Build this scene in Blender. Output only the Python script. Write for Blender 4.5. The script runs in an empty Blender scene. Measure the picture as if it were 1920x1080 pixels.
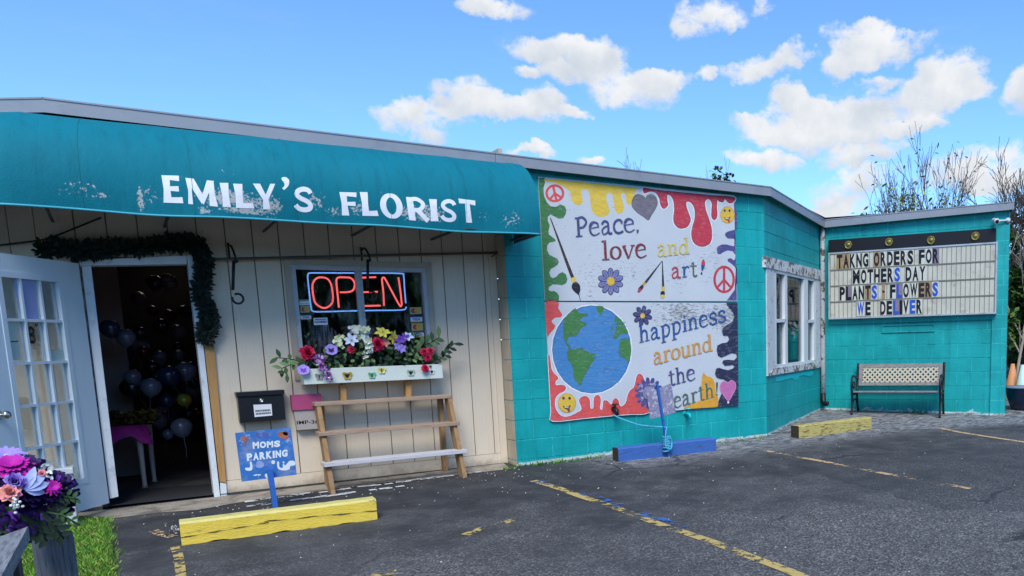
import bpy, bmesh, math, random
from mathutils import Vector, Matrix, Euler, geometry, noise
SC = bpy.context.scene
COL = SC.collection
rnd = random.Random(11)
PI = math.pi
V = Vector
def rad(a): return math.radians(a)
def lin(h):
    h = h.lstrip('#'); out = []
    for i in (0, 2, 4):
        c = int(h[i:i+2], 16)/255
        out.append(c/12.92 if c <= .04045 else ((c+.055)/1.055)**2.4)
    return (out[0], out[1], out[2], 1)

# ---------------------------------------------------------------- camera
FPX, PPX, PPY = 1556.197, 1319.662, 861.456          # focal length and principal point in pixels of a 1920 px wide frame
CAM = V((-3.60246, -7.93198, 1.20791))
YAW, PITCH, ROLL = 0.6073524, -0.1416833, -0.0257764
def cam_axes():
    cy, sy, cp, sp, cr, sr = math.cos(YAW), math.sin(YAW), math.cos(PITCH), math.sin(PITCH), math.cos(ROLL), math.sin(ROLL)
    f = V((sy*cp, cy*cp, sp)); r = V((cy, -sy, 0)); u = r.cross(f)
    return cr*r+sr*u, -sr*r+cr*u, f
RT, UP, FW = cam_axes()
cam = bpy.data.cameras.new('camera'); camo = bpy.data.objects.new('camera', cam); COL.objects.link(camo)
camo.matrix_world = Matrix(((RT.x, UP.x, -FW.x, CAM.x), (RT.y, UP.y, -FW.y, CAM.y), (RT.z, UP.z, -FW.z, CAM.z), (0, 0, 0, 1)))
cam.sensor_fit = 'HORIZONTAL'; cam.sensor_width = 36; cam.lens = FPX/1920*36
cam.shift_x = -(PPX-960)/1920; cam.shift_y = (PPY-540)/1920
cam.clip_start = .05; cam.clip_end = 3000
SC.camera = camo

# ---------------------------------------------------------------- light and sky
SC.view_settings.view_transform = 'Standard'; SC.view_settings.look = 'None'
SC.view_settings.gamma = 1; SC.view_settings.exposure = 1.42
SUN_EL, SUN_DIR = 49, V((-.42, -.75, 0)).normalized()
sun = bpy.data.lights.new('sun', 'SUN'); suno = bpy.data.objects.new('sun', sun); COL.objects.link(suno)
sun.energy = 1.5; sun.angle = rad(30); sun.color = (1, .95, .87)
todir = V((SUN_DIR.x*math.cos(rad(SUN_EL)), SUN_DIR.y*math.cos(rad(SUN_EL)), math.sin(rad(SUN_EL))))
suno.rotation_euler = todir.to_track_quat('Z', 'Y').to_euler()
suno.location = (0, -5, 20)

def ray(px, py):
    return (RT*((px-PPX)/FPX) - UP*((py-PPY)/FPX) + FW).normalized()
def hit(px, py, p0, n):
    d = ray(px, py); return CAM + d*((V(p0)-CAM).dot(V(n))/d.dot(V(n)))

world = bpy.data.worlds.new('World'); SC.world = world; world.use_nodes = True
wt = world.node_tree; wt.nodes.clear()
class NT:
    """tiny helper to write node trees as expressions"""
    def __init__(s, t): s.t = t
    def n(s, ty, **k):
        nd = s.t.nodes.new(ty)
        for a, b in k.items(): setattr(nd, a, b)
        return nd
    def put(s, sock, v):
        if hasattr(v, 'is_output') or isinstance(v, bpy.types.NodeSocket): s.t.links.new(v, sock)
        elif v is not None: sock.default_value = v
    def m(s, op, a, b=None, c=None, clamp=False):
        nd = s.n('ShaderNodeMath', operation=op, use_clamp=clamp)
        for i, v in enumerate((a, b, c)):
            if v is not None: s.put(nd.inputs[i], v)
        return nd.outputs[0]
    def vm(s, op, a, b=None, out=0):
        nd = s.n('ShaderNodeVectorMath', operation=op)
        s.put(nd.inputs[0], a)
        if b is not None: s.put(nd.inputs[3 if op == 'SCALE' else 1], b)
        return nd.outputs[out]
    def noise(s, vec, scale, detail=4, rough=.55, out='Fac'):
        nd = s.n('ShaderNodeTexNoise'); s.put(nd.inputs['Vector'], vec)
        nd.inputs['Scale'].default_value = scale; nd.inputs['Detail'].default_value = detail; nd.inputs['Roughness'].default_value = rough
        return nd.outputs[out]
    def voro(s, vec, scale, out='Distance', feature='F1', rand=1):
        nd = s.n('ShaderNodeTexVoronoi', feature=feature); s.put(nd.inputs['Vector'], vec)
        nd.inputs['Scale'].default_value = scale; nd.inputs['Randomness'].default_value = rand
        return nd.outputs[out]
    def step(s, v, a, b, inv=False):
        nd = s.n('ShaderNodeMapRange', interpolation_type='SMOOTHSTEP')
        s.put(nd.inputs[0], v); nd.inputs[1].default_value = a; nd.inputs[2].default_value = b
        nd.inputs[3].default_value = 1 if inv else 0; nd.inputs[4].default_value = 0 if inv else 1
        return nd.outputs[0]
    def mix(s, f, a, b, mode='MIX'):
        nd = s.n('ShaderNodeMix', data_type='RGBA', blend_type=mode)
        s.put(nd.inputs[0], f); s.put(nd.inputs[6], a); s.put(nd.inputs[7], b)
        return nd.outputs[2]
    def mapping(s, vec, scale=(1, 1, 1), rot=(0, 0, 0), loc=(0, 0, 0)):
        nd = s.n('ShaderNodeMapping'); s.put(nd.inputs[0], vec)
        nd.inputs[1].default_value = loc; nd.inputs[2].default_value = rot; nd.inputs[3].default_value = scale
        return nd.outputs[0]
    def sep(s, vec):
        nd = s.n('ShaderNodeSeparateXYZ'); s.put(nd.inputs[0], vec); return nd.outputs

w = NT(wt)
sky = w.n('ShaderNodeTexSky', sky_type='NISHITA', sun_disc=False, sun_elevation=rad(SUN_EL), sun_rotation=math.atan2(SUN_DIR.x, SUN_DIR.y))
sky.altitude = 200; sky.air_density = 1.0; sky.dust_density = .25; sky.ozone_density = 2.2
dirv = w.n('ShaderNodeTexCoord').outputs['Generated']
warp = w.vm('ADD', dirv, w.vm('SCALE', w.vm('SUBTRACT', w.noise(dirv, 9, 5, .6, 'Color'), (.5, .5, .5)), .075))
warp = w.vm('ADD', warp, w.vm('SCALE', w.vm('SUBTRACT', w.noise(dirv, 42, 4, .6, 'Color'), (.5, .5, .5)), .018))
# cumulus seen over the roof: centre, half width, half height (given where each cloud stands in the photograph, stored as sky directions)
CLOUDS = [(930, 4, 72, 22), (995, 88, 55, 26), (1065, 108, 70, 32), (1125, 98, 48, 30), (1185, 160, 82, 36), (1245, 143, 50, 20), (1030, 138, 50, 16), (975, 138, 20, 13),
    (800, 224, 80, 21), (878, 196, 55, 27), (955, 222, 82, 24), (1022, 193, 42, 24), (1075, 213, 34, 12), (1330, 28, 58, 34), (1425, 16, 20, 20),
    (1650, 85, 92, 26), (1590, 112, 40, 22), (1605, 65, 60, 27), (1415, 138, 70, 20), (1485, 114, 45, 20), (1775, 150, 66, 46), (1690, 185, 130, 34), (1535, 205, 90, 32),
    (1480, 185, 40, 22), (1600, 246, 165, 30), (1435, 246, 76, 26), (1710, 240, 55, 17), (1430, 302, 64, 18), (1610, 292, 76, 20), (1590, 352, 80, 30), (1560, 395, 60, 22),
    (1870, 318, 80, 40), (1770, 345, 70, 32), (1918, 168, 40, 42), (985, 290, 40, 9), (1660, 140, 40, 12), (1320, 140, 14, 12), (1100, 300, 30, 8)]
D = S = None
for (px, py, a, b) in CLOUDS:
    c = ray(px, py)
    e1 = (ray(px+20, py)-ray(px-20, py)); wpx = e1.length/40; e1.normalize()
    e2 = (ray(px, py-20)-ray(px, py+20)); hpx = e2.length/40; e2.normalize()
    dv = w.vm('SUBTRACT', warp, tuple(c))
    x = w.vm('DOT_PRODUCT', dv, tuple(e1/(a*wpx*1.32)), out=1); y = w.vm('DOT_PRODUCT', dv, tuple(e2/(b*hpx*1.36)), out=1)
    z = w.vm('DOT_PRODUCT', dv, tuple(c*8), out=1)
    q = w.m('MULTIPLY_ADD', z, z, w.m('MULTIPLY_ADD', x, x, w.m('MULTIPLY', y, y)))
    k = w.m('SUBTRACT', 1, q, clamp=True)
    D = k if D is None else w.m('ADD', D, k)
    S = w.m('MULTIPLY', k, y) if S is None else w.m('MULTIPLY_ADD', k, y, S)
fbm = w.noise(w.vm('MULTIPLY', dirv, (1, 1, 1.5)), 22, 9, .68)
dens = w.m('ADD', w.m('MULTIPLY', D, .85), w.m('MULTIPLY', w.m('SUBTRACT', fbm, .5), 2.7))
mask = w.m('MULTIPLY', w.step(dens, .05, .85), w.step(D, 0, .30))
wisp = w.m('MULTIPLY', w.step(w.noise(w.vm('MULTIPLY', dirv, (1, 1, 3)), 7, 8, .7), .52, .8), .22)
mask = w.m('MAXIMUM', mask, w.m('MULTIPLY', wisp, w.step(D, -.01, .02)))
height = w.m('DIVIDE', S, w.m('MAXIMUM', D, .05))
shade = w.m('ADD', w.m('MULTIPLY', height, .5), w.m('MULTIPLY', w.m('SUBTRACT', w.noise(dirv, 17, 6, .6), .5), 2.4))
shade = w.step(shade, -.7, .75)
# thin far-off cloud over the rest of the sky, out of frame
up = w.sep(dirv)[2]
SKYTINT = (.56, .80, 1.04, 1)
skyc = w.mix(1, sky.outputs[0], SKYTINT, 'MULTIPLY')
cloudc = w.mix(shade, (2.75, 3.05, 3.45, 1), (4.15, 4.2, 4.28, 1))
fin = w.mix(mask, skyc, cloudc)
bg = w.n('ShaderNodeBackground'); w.put(bg.inputs[0], fin); bg.inputs[1].default_value = .085
w.put(w.n('ShaderNodeOutputWorld').inputs[0], bg.outputs[0])
SC.cycles.max_bounces = 6; SC.cycles.transparent_max_bounces = 12
SC.cycles.use_denoising = True

# ---------------------------------------------------------------- walls as planes: u along, z up, d out of the wall
class Pl:
    def __init__(s, x, y, ang):
        a = rad(ang); s.o = V((x, y, 0)); s.u = V((math.cos(a), math.sin(a), 0)); s.n = V((math.sin(a), -math.cos(a), 0))
    def w(s, u, z, d=0): return s.o + s.u*u + s.n*d + V((0, 0, z))
    def px(s, x, y, d=0):
        p = hit(x, y, s.o+s.n*d, s.n) - s.o
        return p.dot(s.u), p.z
    def P(s, x, y, d=0, lift=0):
        return hit(x, y, s.o+s.n*d, s.n) + s.n*lift
SGA, WGA, LFA = 33.99, -57.40, -34.0
FRONT = Pl(0, 0, 0)
BACK = Pl(0, .25, 0)
E1 = V((2.872, 0, 0)); ANGL = Pl(E1.x, E1.y, SGA)
SEGLEN = 2.935
E2 = E1 + ANGL.u*SEGLEN; WING = Pl(E2.x, E2.y, WGA)
WINGLEN = 2.70
E3 = E2 + WING.u*WINGLEN
BX = -3.86                                            # where the front turns back at the left
LFT = Pl(BX, .25, LFA)
def gz(x, y):
    x = max(-12, min(16, x)); y = max(-16, min(2.5, y))
    return .008*(x+.4) + .035*y
GN = V((-.008, -.035, 1)).normalized()
def G(px, py, lift=0):
    p = hit(px, py, (-.4, 0, 0), GN); return V((p.x, p.y, p.z+lift))

# ---------------------------------------------------------------- mesh builder
ORIGIN = {}
class MB:
    def __init__(s): s.v = []; s.f = []; s.mi = []; s.sm = []; s.mats = []
    def mi_(s, m):
        if m not in s.mats: s.mats.append(m)
        return s.mats.index(m)
    def add(s, vs, fs, m, smooth=False):
        b = len(s.v); s.v += [V(v) for v in vs]; k = s.mi_(m)
        for f in fs: s.f.append(tuple(b+i for i in f)); s.mi.append(k); s.sm.append(smooth)
    def hexa(s, p, m, smooth=False):                  # 8 corners: bottom ring then top ring
        s.add(p, [(0, 3, 2, 1), (4, 5, 6, 7), (0, 1, 5, 4), (1, 2, 6, 5), (2, 3, 7, 6), (3, 0, 4, 7)], m, smooth)
    def box(s, c, sx, sy, sz, m, X=V((1, 0, 0)), Y=V((0, 1, 0)), Z=V((0, 0, 1)), bev=0):
        c = V(c); X = X*(sx/2); Y = Y*(sy/2); Z = Z*(sz/2)
        if bev:
            bm = bmesh.new(); bmesh.ops.create_cube(bm, size=2)
            for v in bm.verts: v.co = V((v.co.x*sx/2, v.co.y*sy/2, v.co.z*sz/2))
            bmesh.ops.bevel(bm, geom=list(bm.edges), offset=bev, segments=2, affect='EDGES', profile=.5)
            bm.verts.index_update()
            Xn, Yn, Zn = X/(sx/2), Y/(sy/2), Z/(sz/2)
            s.add([c+Xn*v.co.x+Yn*v.co.y+Zn*v.co.z for v in bm.verts], [tuple(v.index for v in f.verts) for f in bm.faces], m)
            bm.free(); return
        s.hexa([c-X-Y-Z, c+X-Y-Z, c+X+Y-Z, c-X+Y-Z, c-X-Y+Z, c+X-Y+Z, c+X+Y+Z, c-X+Y+Z], m)
    def pbox(s, pl, u0, u1, z0, z1, d0, d1, m, bev=0):  # box on a wall plane
        s.box(pl.w((u0+u1)/2, (z0+z1)/2, (d0+d1)/2), abs(u1-u0), abs(d1-d0), abs(z1-z0), m, pl.u, -pl.n, V((0, 0, 1)), bev)
    def quadpx(s, pl, q, d0, d1, m):                  # four pixel corners TL TR BR BL on a wall plane, made d0..d1 thick
        r = [pl.px(x, y, d1) for x, y in q]
        a = [pl.w(u, z, d0) for u, z in r]; b = [pl.w(u, z, d1) for u, z in r]
        s.hexa([a[3], a[2], b[2], b[3], a[0], a[1], b[1], b[0]], m)
    def tube(s, pts, r, m, n=8, caps=True, smooth=True, closed=False):
        pts = [V(p) for p in pts]; k = len(pts); rr = r if isinstance(r, (list, tuple)) else [r]*k
        vs = []; prev = None
        for i, p in enumerate(pts):
            a = pts[i-1] if (i or closed) else p; b = pts[(i+1) % k] if (i < k-1 or closed) else p
            t = (b-a)
            t = t.normalized() if t.length > 1e-9 else V((0, 0, 1))
            if prev is None:
                x = t.orthogonal().normalized()
            else:
                x = prev-t*prev.dot(t); x = x.normalized() if x.length > 1e-6 else t.orthogonal().normalized()
            prev = x; y = t.cross(x)
            for j in range(n):
                an = 2*PI*j/n; vs.append(p+(x*math.cos(an)+y*math.sin(an))*rr[i])
        fs = []
        for i in range(k if closed else k-1):
            i2 = (i+1) % k
            for j in range(n): fs.append((i*n+j, i*n+(j+1) % n, i2*n+(j+1) % n, i2*n+j))
        if caps and not closed:
            fs.append(tuple(range(n-1, -1, -1))); fs.append(tuple((k-1)*n+j for j in range(n)))
        s.add(vs, fs, m, smooth)
    def lathe(s, prof, o, m, n=16, ax=V((0, 0, 1)), smooth=True):
        o = V(o); ax = ax.normalized(); x = ax.orthogonal().normalized(); y = ax.cross(x); vs = []; fs = []
        for r, h in prof:
            for j in range(n):
                an = 2*PI*j/n; vs.append(o+ax*h+(x*math.cos(an)+y*math.sin(an))*r)
        for i in range(len(prof)-1):
            for j in range(n): fs.append((i*n+j, i*n+(j+1) % n, (i+1)*n+(j+1) % n, (i+1)*n+j))
        if prof[0][0] > 1e-4: fs.append(tuple(range(n-1, -1, -1)))
        if prof[-1][0] > 1e-4: fs.append(tuple((len(prof)-1)*n+j for j in range(n)))
        s.add(vs, fs, m, smooth)
    def flat(s, pts2, fn, m):                          # 2D outline, tessellated, mapped through fn(x, y)
        tri = geometry.tessellate_polygon([[V((x, y, 0)) for x, y in pts2]])
        s.add([fn(x, y) for x, y in pts2], [tuple(t) for t in tri], m)
    def ribbon(s, pts2, w, fn, m, closed=False):      # 2D stroke of width w (number or list) mapped through fn
        k = len(pts2); ww = w if isinstance(w, (list, tuple)) else [w]*k; L = []; R = []
        for i, (x, y) in enumerate(pts2):
            a = pts2[i-1] if (i or closed) else pts2[i]; b = pts2[(i+1) % k] if (i < k-1 or closed) else pts2[i]
            tx, ty = b[0]-a[0], b[1]-a[1]; l = math.hypot(tx, ty) or 1; nx, ny = -ty/l*ww[i]/2, tx/l*ww[i]/2
            L.append((x+nx, y+ny)); R.append((x-nx, y-ny))
        fs = [(i, i+1, k+i+1, k+i) for i in range(k-1)]
        if closed: fs.append((k-1, 0, k, 2*k-1))
        s.add([fn(*p) for p in L+R], fs, m)
    def build(s, name, parent=None, loc=None):
        org = V(loc) if loc is not None else (ORIGIN[parent.name] if parent is not None else V((0, 0, 0)))
        me = bpy.data.meshes.new(name); me.from_pydata([v-org for v in s.v], [], s.f)
        for m in s.mats: me.materials.append(m)
        me.polygons.foreach_set('material_index', s.mi); me.polygons.foreach_set('use_smooth', s.sm); me.update()
        o = bpy.data.objects.new(name, me); COL.objects.link(o)
        if parent is not None: o.parent = parent
        else: o.location = org
        ORIGIN[o.name] = org
        return o
def tag(o, label=None, cat=None, group=None, kind=None):
    if label: o['label'] = label
    if cat: o['category'] = cat
    if group: o['group'] = group
    if kind: o['kind'] = kind
    return o
def thing(name, label, cat, loc, group=None):
    o = bpy.data.objects.new(name, None); COL.objects.link(o); o.location = loc; ORIGIN[o.name] = V(loc)
    o.empty_display_size = .1
    return tag(o, label, cat, group)
def dup(root, loc, rot=None, scale=None, label=None):
    r = root.copy(); COL.objects.link(r); r.location = loc
    if rot is not None: r.rotation_euler = rot
    if scale is not None: r.scale = (scale,)*3
    if label: r['label'] = label
    for ch in list(root.children):
        c = ch.copy(); COL.objects.link(c); c.parent = r
        for g in ch.children:
            d = g.copy(); COL.objects.link(d); d.parent = c
    return r
def smooth_poly(pts, n=5, closed=True):
    """Catmull-Rom through 2D (or 3D) points"""
    k = len(pts); out = []
    for i in range(k if closed else k-1):
        p0 = pts[i-1] if (i or closed) else pts[0]; p1 = pts[i]; p2 = pts[(i+1) % k]; p3 = pts[(i+2) % k] if (closed or i+2 < k) else pts[-1]
        for j in range(n):
            t = j/n; t2 = t*t; t3 = t2*t
            out.append(tuple(.5*(2*b+(c-a)*t+(2*a-5*b+4*c-d)*t2+(3*b-a-3*c+d)*t3) for a, b, c, d in zip(p0, p1, p2, p3)))
    if not closed: out.append(tuple(pts[-1]))
    return out

# ---------------------------------------------------------------- materials
MATS = {}
def M(name, col, rough=.6, var=.14, vs=5, bump=0, bs=60, metal=0, spec=.4, stretch=(1, 1, 1), dirt=None, wear=None, emit=None, sheen=0):
    """painted / plain surface. dirt=(hex, scale, threshold, strength): soft blotches. wear=(hex, scale, threshold): crisp flaked patches"""
    if name in MATS: return MATS[name]
    m = bpy.data.materials.new(name); m.use_nodes = True; t = NT(m.node_tree); b = m.node_tree.nodes['Principled BSDF']
    c = lin(col) if isinstance(col, str) else col
    co = t.mapping(t.n('ShaderNodeTexCoord').outputs['Object'], stretch)
    n1 = t.noise(co, vs, 5, .6)
    cc = t.mix(n1, tuple(x*(1-var*1.6) for x in c[:3])+(1,), tuple(min(1, x*(1+var)) for x in c[:3])+(1,))
    if dirt:
        cc = t.mix(t.m('MULTIPLY', t.step(t.noise(co, dirt[1], 6, .65), dirt[2]-.1, dirt[2]+.12), dirt[3]), cc, lin(dirt[0]))
    if wear:
        k = t.step(t.noise(co, wear[1], 8, .7), wear[2]-.015, wear[2]+.015)
        cc = t.mix(k, cc, lin(wear[0]))
    t.put(b.inputs['Base Color'], cc)
    b.inputs['Roughness'].default_value = rough; b.inputs['Metallic'].default_value = metal; b.inputs['Specular IOR Level'].default_value = spec
    if bump:
        bn = t.n('ShaderNodeBump'); bn.inputs['Strength'].default_value = bump; bn.inputs['Distance'].default_value = .02
        t.put(bn.inputs['Height'], t.noise(co, bs, 5, .6)); t.put(b.inputs['Normal'], bn.outputs[0])
    if emit:
        b.inputs['Emission Color'].default_value = lin(emit[0]); b.inputs['Emission Strength'].default_value = emit[1]
    MATS[name] = m; return m
def bare(name):
    m = bpy.data.materials.new(name); m.use_nodes = True; MATS[name] = m
    return m, NT(m.node_tree), m.node_tree.nodes['Principled BSDF'], m.node_tree.nodes['Material Output']

# ================================================================ ground
def asphalt_mat():
    m, t, b, o = bare('asphalt'); P = t.n('ShaderNodeNewGeometry').outputs['Position']; x, y, z = t.sep(P)[:3]
    big = t.noise(P, .55, 5, .6); med = t.noise(P, 3.2, 6, .65)
    # exposed aggregate away from the wall, smooth sealer close to it
    agg = t.step(t.m('ADD', t.m('MULTIPLY', y, -.33), t.m('MULTIPLY', t.m('SUBTRACT', big, .5), 2.6)), .45, 1.35)
    base = t.mix(t.step(med, .3, .7), (.030, .031, .033, 1), (.060, .061, .063, 1))
    base = t.mix(agg, base, t.mix(med, (.056, .056, .056, 1), (.104, .102, .098, 1)))
    st = t.voro(P, 88, 'Color'); sv = t.sep(st)[0]
    spk = t.m('MULTIPLY', t.step(sv, .60, .80), t.m('ADD', t.m('MULTIPLY', agg, .75), t.m('MULTIPLY', t.step(med, .45, .62), .25)))
    base = t.mix(t.m('MULTIPLY', spk, .5), base, t.mix(t.sep(st)[1], (.22, .22, .21, 1), (.46, .45, .42, 1)))
    dk = t.step(t.sep(t.voro(P, 95, 'Color'))[2], .72, .9)
    base = t.mix(t.m('MULTIPLY', dk, t.m('MULTIPLY', agg, .75)), base, (.012, .012, .013, 1))
    # pale scuffs and ghost paint near the building, to the right of the beige wall
    strk = t.noise(t.mapping(P, (1.2, 9, 1), (0, 0, rad(8))), 4.5, 7, .7)
    near = t.m('MULTIPLY', t.step(y, -1.25, -.35), t.step(x, -.2, .5))
    far = t.m('MULTIPLY', t.step(x, 3.2, 5.2), t.step(t.m('ADD', t.m('MULTIPLY', x, .30), y), .25, .85))
    band = t.m('MAXIMUM', near, far)
    base = t.mix(t.m('MULTIPLY', band, t.m('MULTIPLY', t.step(strk, .44, .58), .85)), base, (.36, .37, .38, 1))
    sc = t.noise(t.mapping(P, (1.5, 7, 1), (0, 0, rad(-12))), 2.2, 6, .7)
    base = t.mix(t.m('MULTIPLY', t.step(sc, .60, .68), .20), base, (.20, .20, .20, 1))
    # tar seams
    cr = t.voro(t.vm('ADD', P, t.vm('SCALE', t.noise(P, 2.5, 4, .6, 'Color'), .35)), .42, 'Distance', 'DISTANCE_TO_EDGE')
    base = t.mix(t.m('MULTIPLY', t.step(cr, .003, .012, True), t.m('MULTIPLY', t.step(big, .48, .58), .7)), base, (.008, .008, .009, 1))
    pt = t.sep(t.voro(t.vm('ADD', P, t.vm('SCALE', t.noise(P, 3, 4, .6, 'Color'), .25)), .33, 'Color'))[0]
    base = t.mix(t.m('MULTIPLY', t.step(pt, .62, .64), .38), base, (.022, .024, .028, 1))
    tyre = t.step(t.noise(t.mapping(P, (.9, .25, 1), (0, 0, rad(25))), 1.6, 4, .6), .55, .75)
    base = t.mix(t.m('MULTIPLY', tyre, .22), base, (.13, .135, .14, 1))
    oil = t.step(t.noise(P, 1.1, 3, .5), .62, .75)
    base = t.mix(t.m('MULTIPLY', oil, .45), base, (.018, .018, .020, 1))
    t.put(b.inputs['Base Color'], base); b.inputs['Roughness'].default_value = .78; b.inputs['Specular IOR Level'].default_value = .28
    bn = t.n('ShaderNodeBump'); bn.inputs['Strength'].default_value = .55; bn.inputs['Distance'].default_value = .008
    t.put(bn.inputs['Height'], t.m('ADD', t.m('MULTIPLY', sv, t.m('ADD', t.m('MULTIPLY', agg, .8), .12)), t.noise(P, 60, 4, .6)))
    t.put(b.inputs['Normal'], bn.outputs[0]); return m
ASPH = asphalt_mat()
xs = [-600, -60, -12, -6, -3, -1, 1, 3, 5, 8, 16, 60, 600]; ys = [-600, -60, -16, -8, -4, -2, -1, 0, 1, 2.5, 60, 600]
mb = MB(); vs = [V((x, y, gz(x, y))) for y in ys for x in xs]; n = len(xs)
mb.add(vs, [(j*n+i, j*n+i+1, (j+1)*n+i+1, (j+1)*n+i) for j in range(len(ys)-1) for i in range(n-1)], ASPH)
tag(mb.build('parking_lot'), kind='structure', label='dark worn asphalt parking lot in front of the florist', cat='parking lot')

def sheet(name, pts, m, lift=.004):
    mb = MB(); mb.flat([(p.x, p.y) for p in pts], lambda x, y: V((x, y, gz(x, y)+lift)), m)
    return tag(mb.build(name), kind='structure')
CONC = M('concrete', '#9a9286', .9, .25, 6, .5, 50, dirt=('#4a463f', 5, .55, .7))
edge = [G(*p) for p in ((110, 978), (150, 968), (215, 972), (300, 962), (370, 957), (430, 946), (500, 934), (600, 921), (700, 908), (800, 897), (900, 886), (958, 880))]
sheet('footpath', [V((-.44, .3, 0)), V((-4.2, .3, 0)), V((-4.5, -.05, 0))] + edge, CONC)
LAWN = M('lawn_soil', '#4d6a22', .95, .5, 14, .8, 60)
lawn_px = [(214, 1110), (216, 1060), (208, 1010), (205, 978), (170, 970), (120, 972), (60, 985), (-120, 1010), (-400, 1100), (-420, 1400), (100, 1500), (235, 1400)]
sheet('lawn', [G(*p) for p in lawn_px], LAWN, .008)
far = [V((7.2, -.2, 0)), V((40, -6, 0)), V((90, 40, 0)), V((11.5, 9, 0)), V((8.4, 2.2, 0))]
mb = MB(); mb.flat([(9.4, 3.2), (45, 2), (160, 60), (10, 60)], lambda x, y: V((x, y, gz(x, y)+.01)), LAWN)
tag(mb.build('lawn'), kind='structure')

def paint_mat(name, col, thr, sc=14):
    m, t, b, o = bare(name); P = t.n('ShaderNodeNewGeometry').outputs['Position']
    k = t.m('ADD', t.m('MULTIPLY', t.noise(P, sc, 8, .72), .75), t.m('MULTIPLY', t.noise(P, 2.0, 3, .5), .5))
    k = t.m('MULTIPLY', t.step(k, thr-.01, thr+.05), .86)
    c = lin(col); t.put(b.inputs['Base Color'], t.mix(t.noise(P, 30, 4), tuple(v*.7 for v in c[:3])+(1,), c)); b.inputs['Roughness'].default_value = .8
    tr = t.n('ShaderNodeBsdfTransparent'); mx = t.n('ShaderNodeMixShader'); t.put(mx.inputs[0], k); t.put(mx.inputs[1], tr.outputs[0]); t.put(mx.inputs[2], b.outputs[0])
    t.put(o.inputs[0], mx.outputs[0]); return m
YEL = paint_mat('worn_yellow_paint', '#cdb46a', .612); YEL2 = paint_mat('worn_tan_paint', '#cfae80', .585)
BLU = paint_mat('worn_blue_paint', '#3a6bb5', .66, 9); WHT = paint_mat('worn_white_paint', '#e6e9e9', .545, 22)
def line(name, px, wd, m, lift=.005):
    pts = [G(*p) for p in px]; pts = [(p.x, p.y) for p in pts]
    pts = smooth_poly(pts, 8, False); mb = MB()
    mb.ribbon(pts, wd, lambda x, y: V((x, y, gz(x, y)+lift)), m)
    return tag(mb.build(name), kind='structure')
line('parking_line', [(1000, 902), (1050, 917), (1085, 930), (1160, 955), (1240, 985), (1330, 1015), (1400, 1042), (1480, 1072), (1580, 1115)], .085, YEL)
line('parking_line', [(1436, 846), (1500, 858), (1560, 869), (1640, 885), (1720, 900), (1820, 917)], .075, YEL2)
line('parking_line', [(1760, 803), (1800, 811), (1850, 819), (1930, 831)], .08, YEL2)
line('parking_line', [(286, 996), (306, 1003), (325, 1008)], .07, YEL2)
line('parking_line', [(328, 1026), (335, 1045), (339, 1075), (343, 1130)], .055, YEL)
line('parking_line', [(872, 1004), (905, 992), (935, 984), (962, 976)], .08, YEL)
line('parking_line', [(690, 1082), (718, 1077), (745, 1073)], .09, YEL)
line('parking_line', [(1075, 920), (1130, 938), (1200, 962), (1280, 990)], .10, BLU, .0075)
line('parking_line', [(1010, 902), (1060, 908), (1110, 905)], .2, BLU, .0075)
# squares of old white paint along the foot of the beige wall
mb = MB(); rw = random.Random(5)
for i in range(46):
    for r in range(2):
        if rw.random() < (.25 if 12 < i < 40 else .55): continue
        fx = 470 + i*10.4 + rw.uniform(-2, 2); fy = 940 - (fx-470)*.128 + r*9 + rw.uniform(-1, 1) - 8*r*(fx > 800)
        if fx > 700 and r and rw.random() < .5: continue
        p = G(fx, fy); a, bb = rw.uniform(.03, .05), rw.uniform(.02, .035)
        q = [(-a, -bb), (a, -bb*rw.uniform(.7, 1)), (a*rw.uniform(.8, 1), bb), (-a, bb*rw.uniform(.7, 1))]
        mb.flat([(p.x+u, p.y+v) for u, v in q], lambda x, y: V((x, y, gz(x, y)+.006)), WHT)
tag(mb.build('white_paint_markings'), kind='structure')

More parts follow.
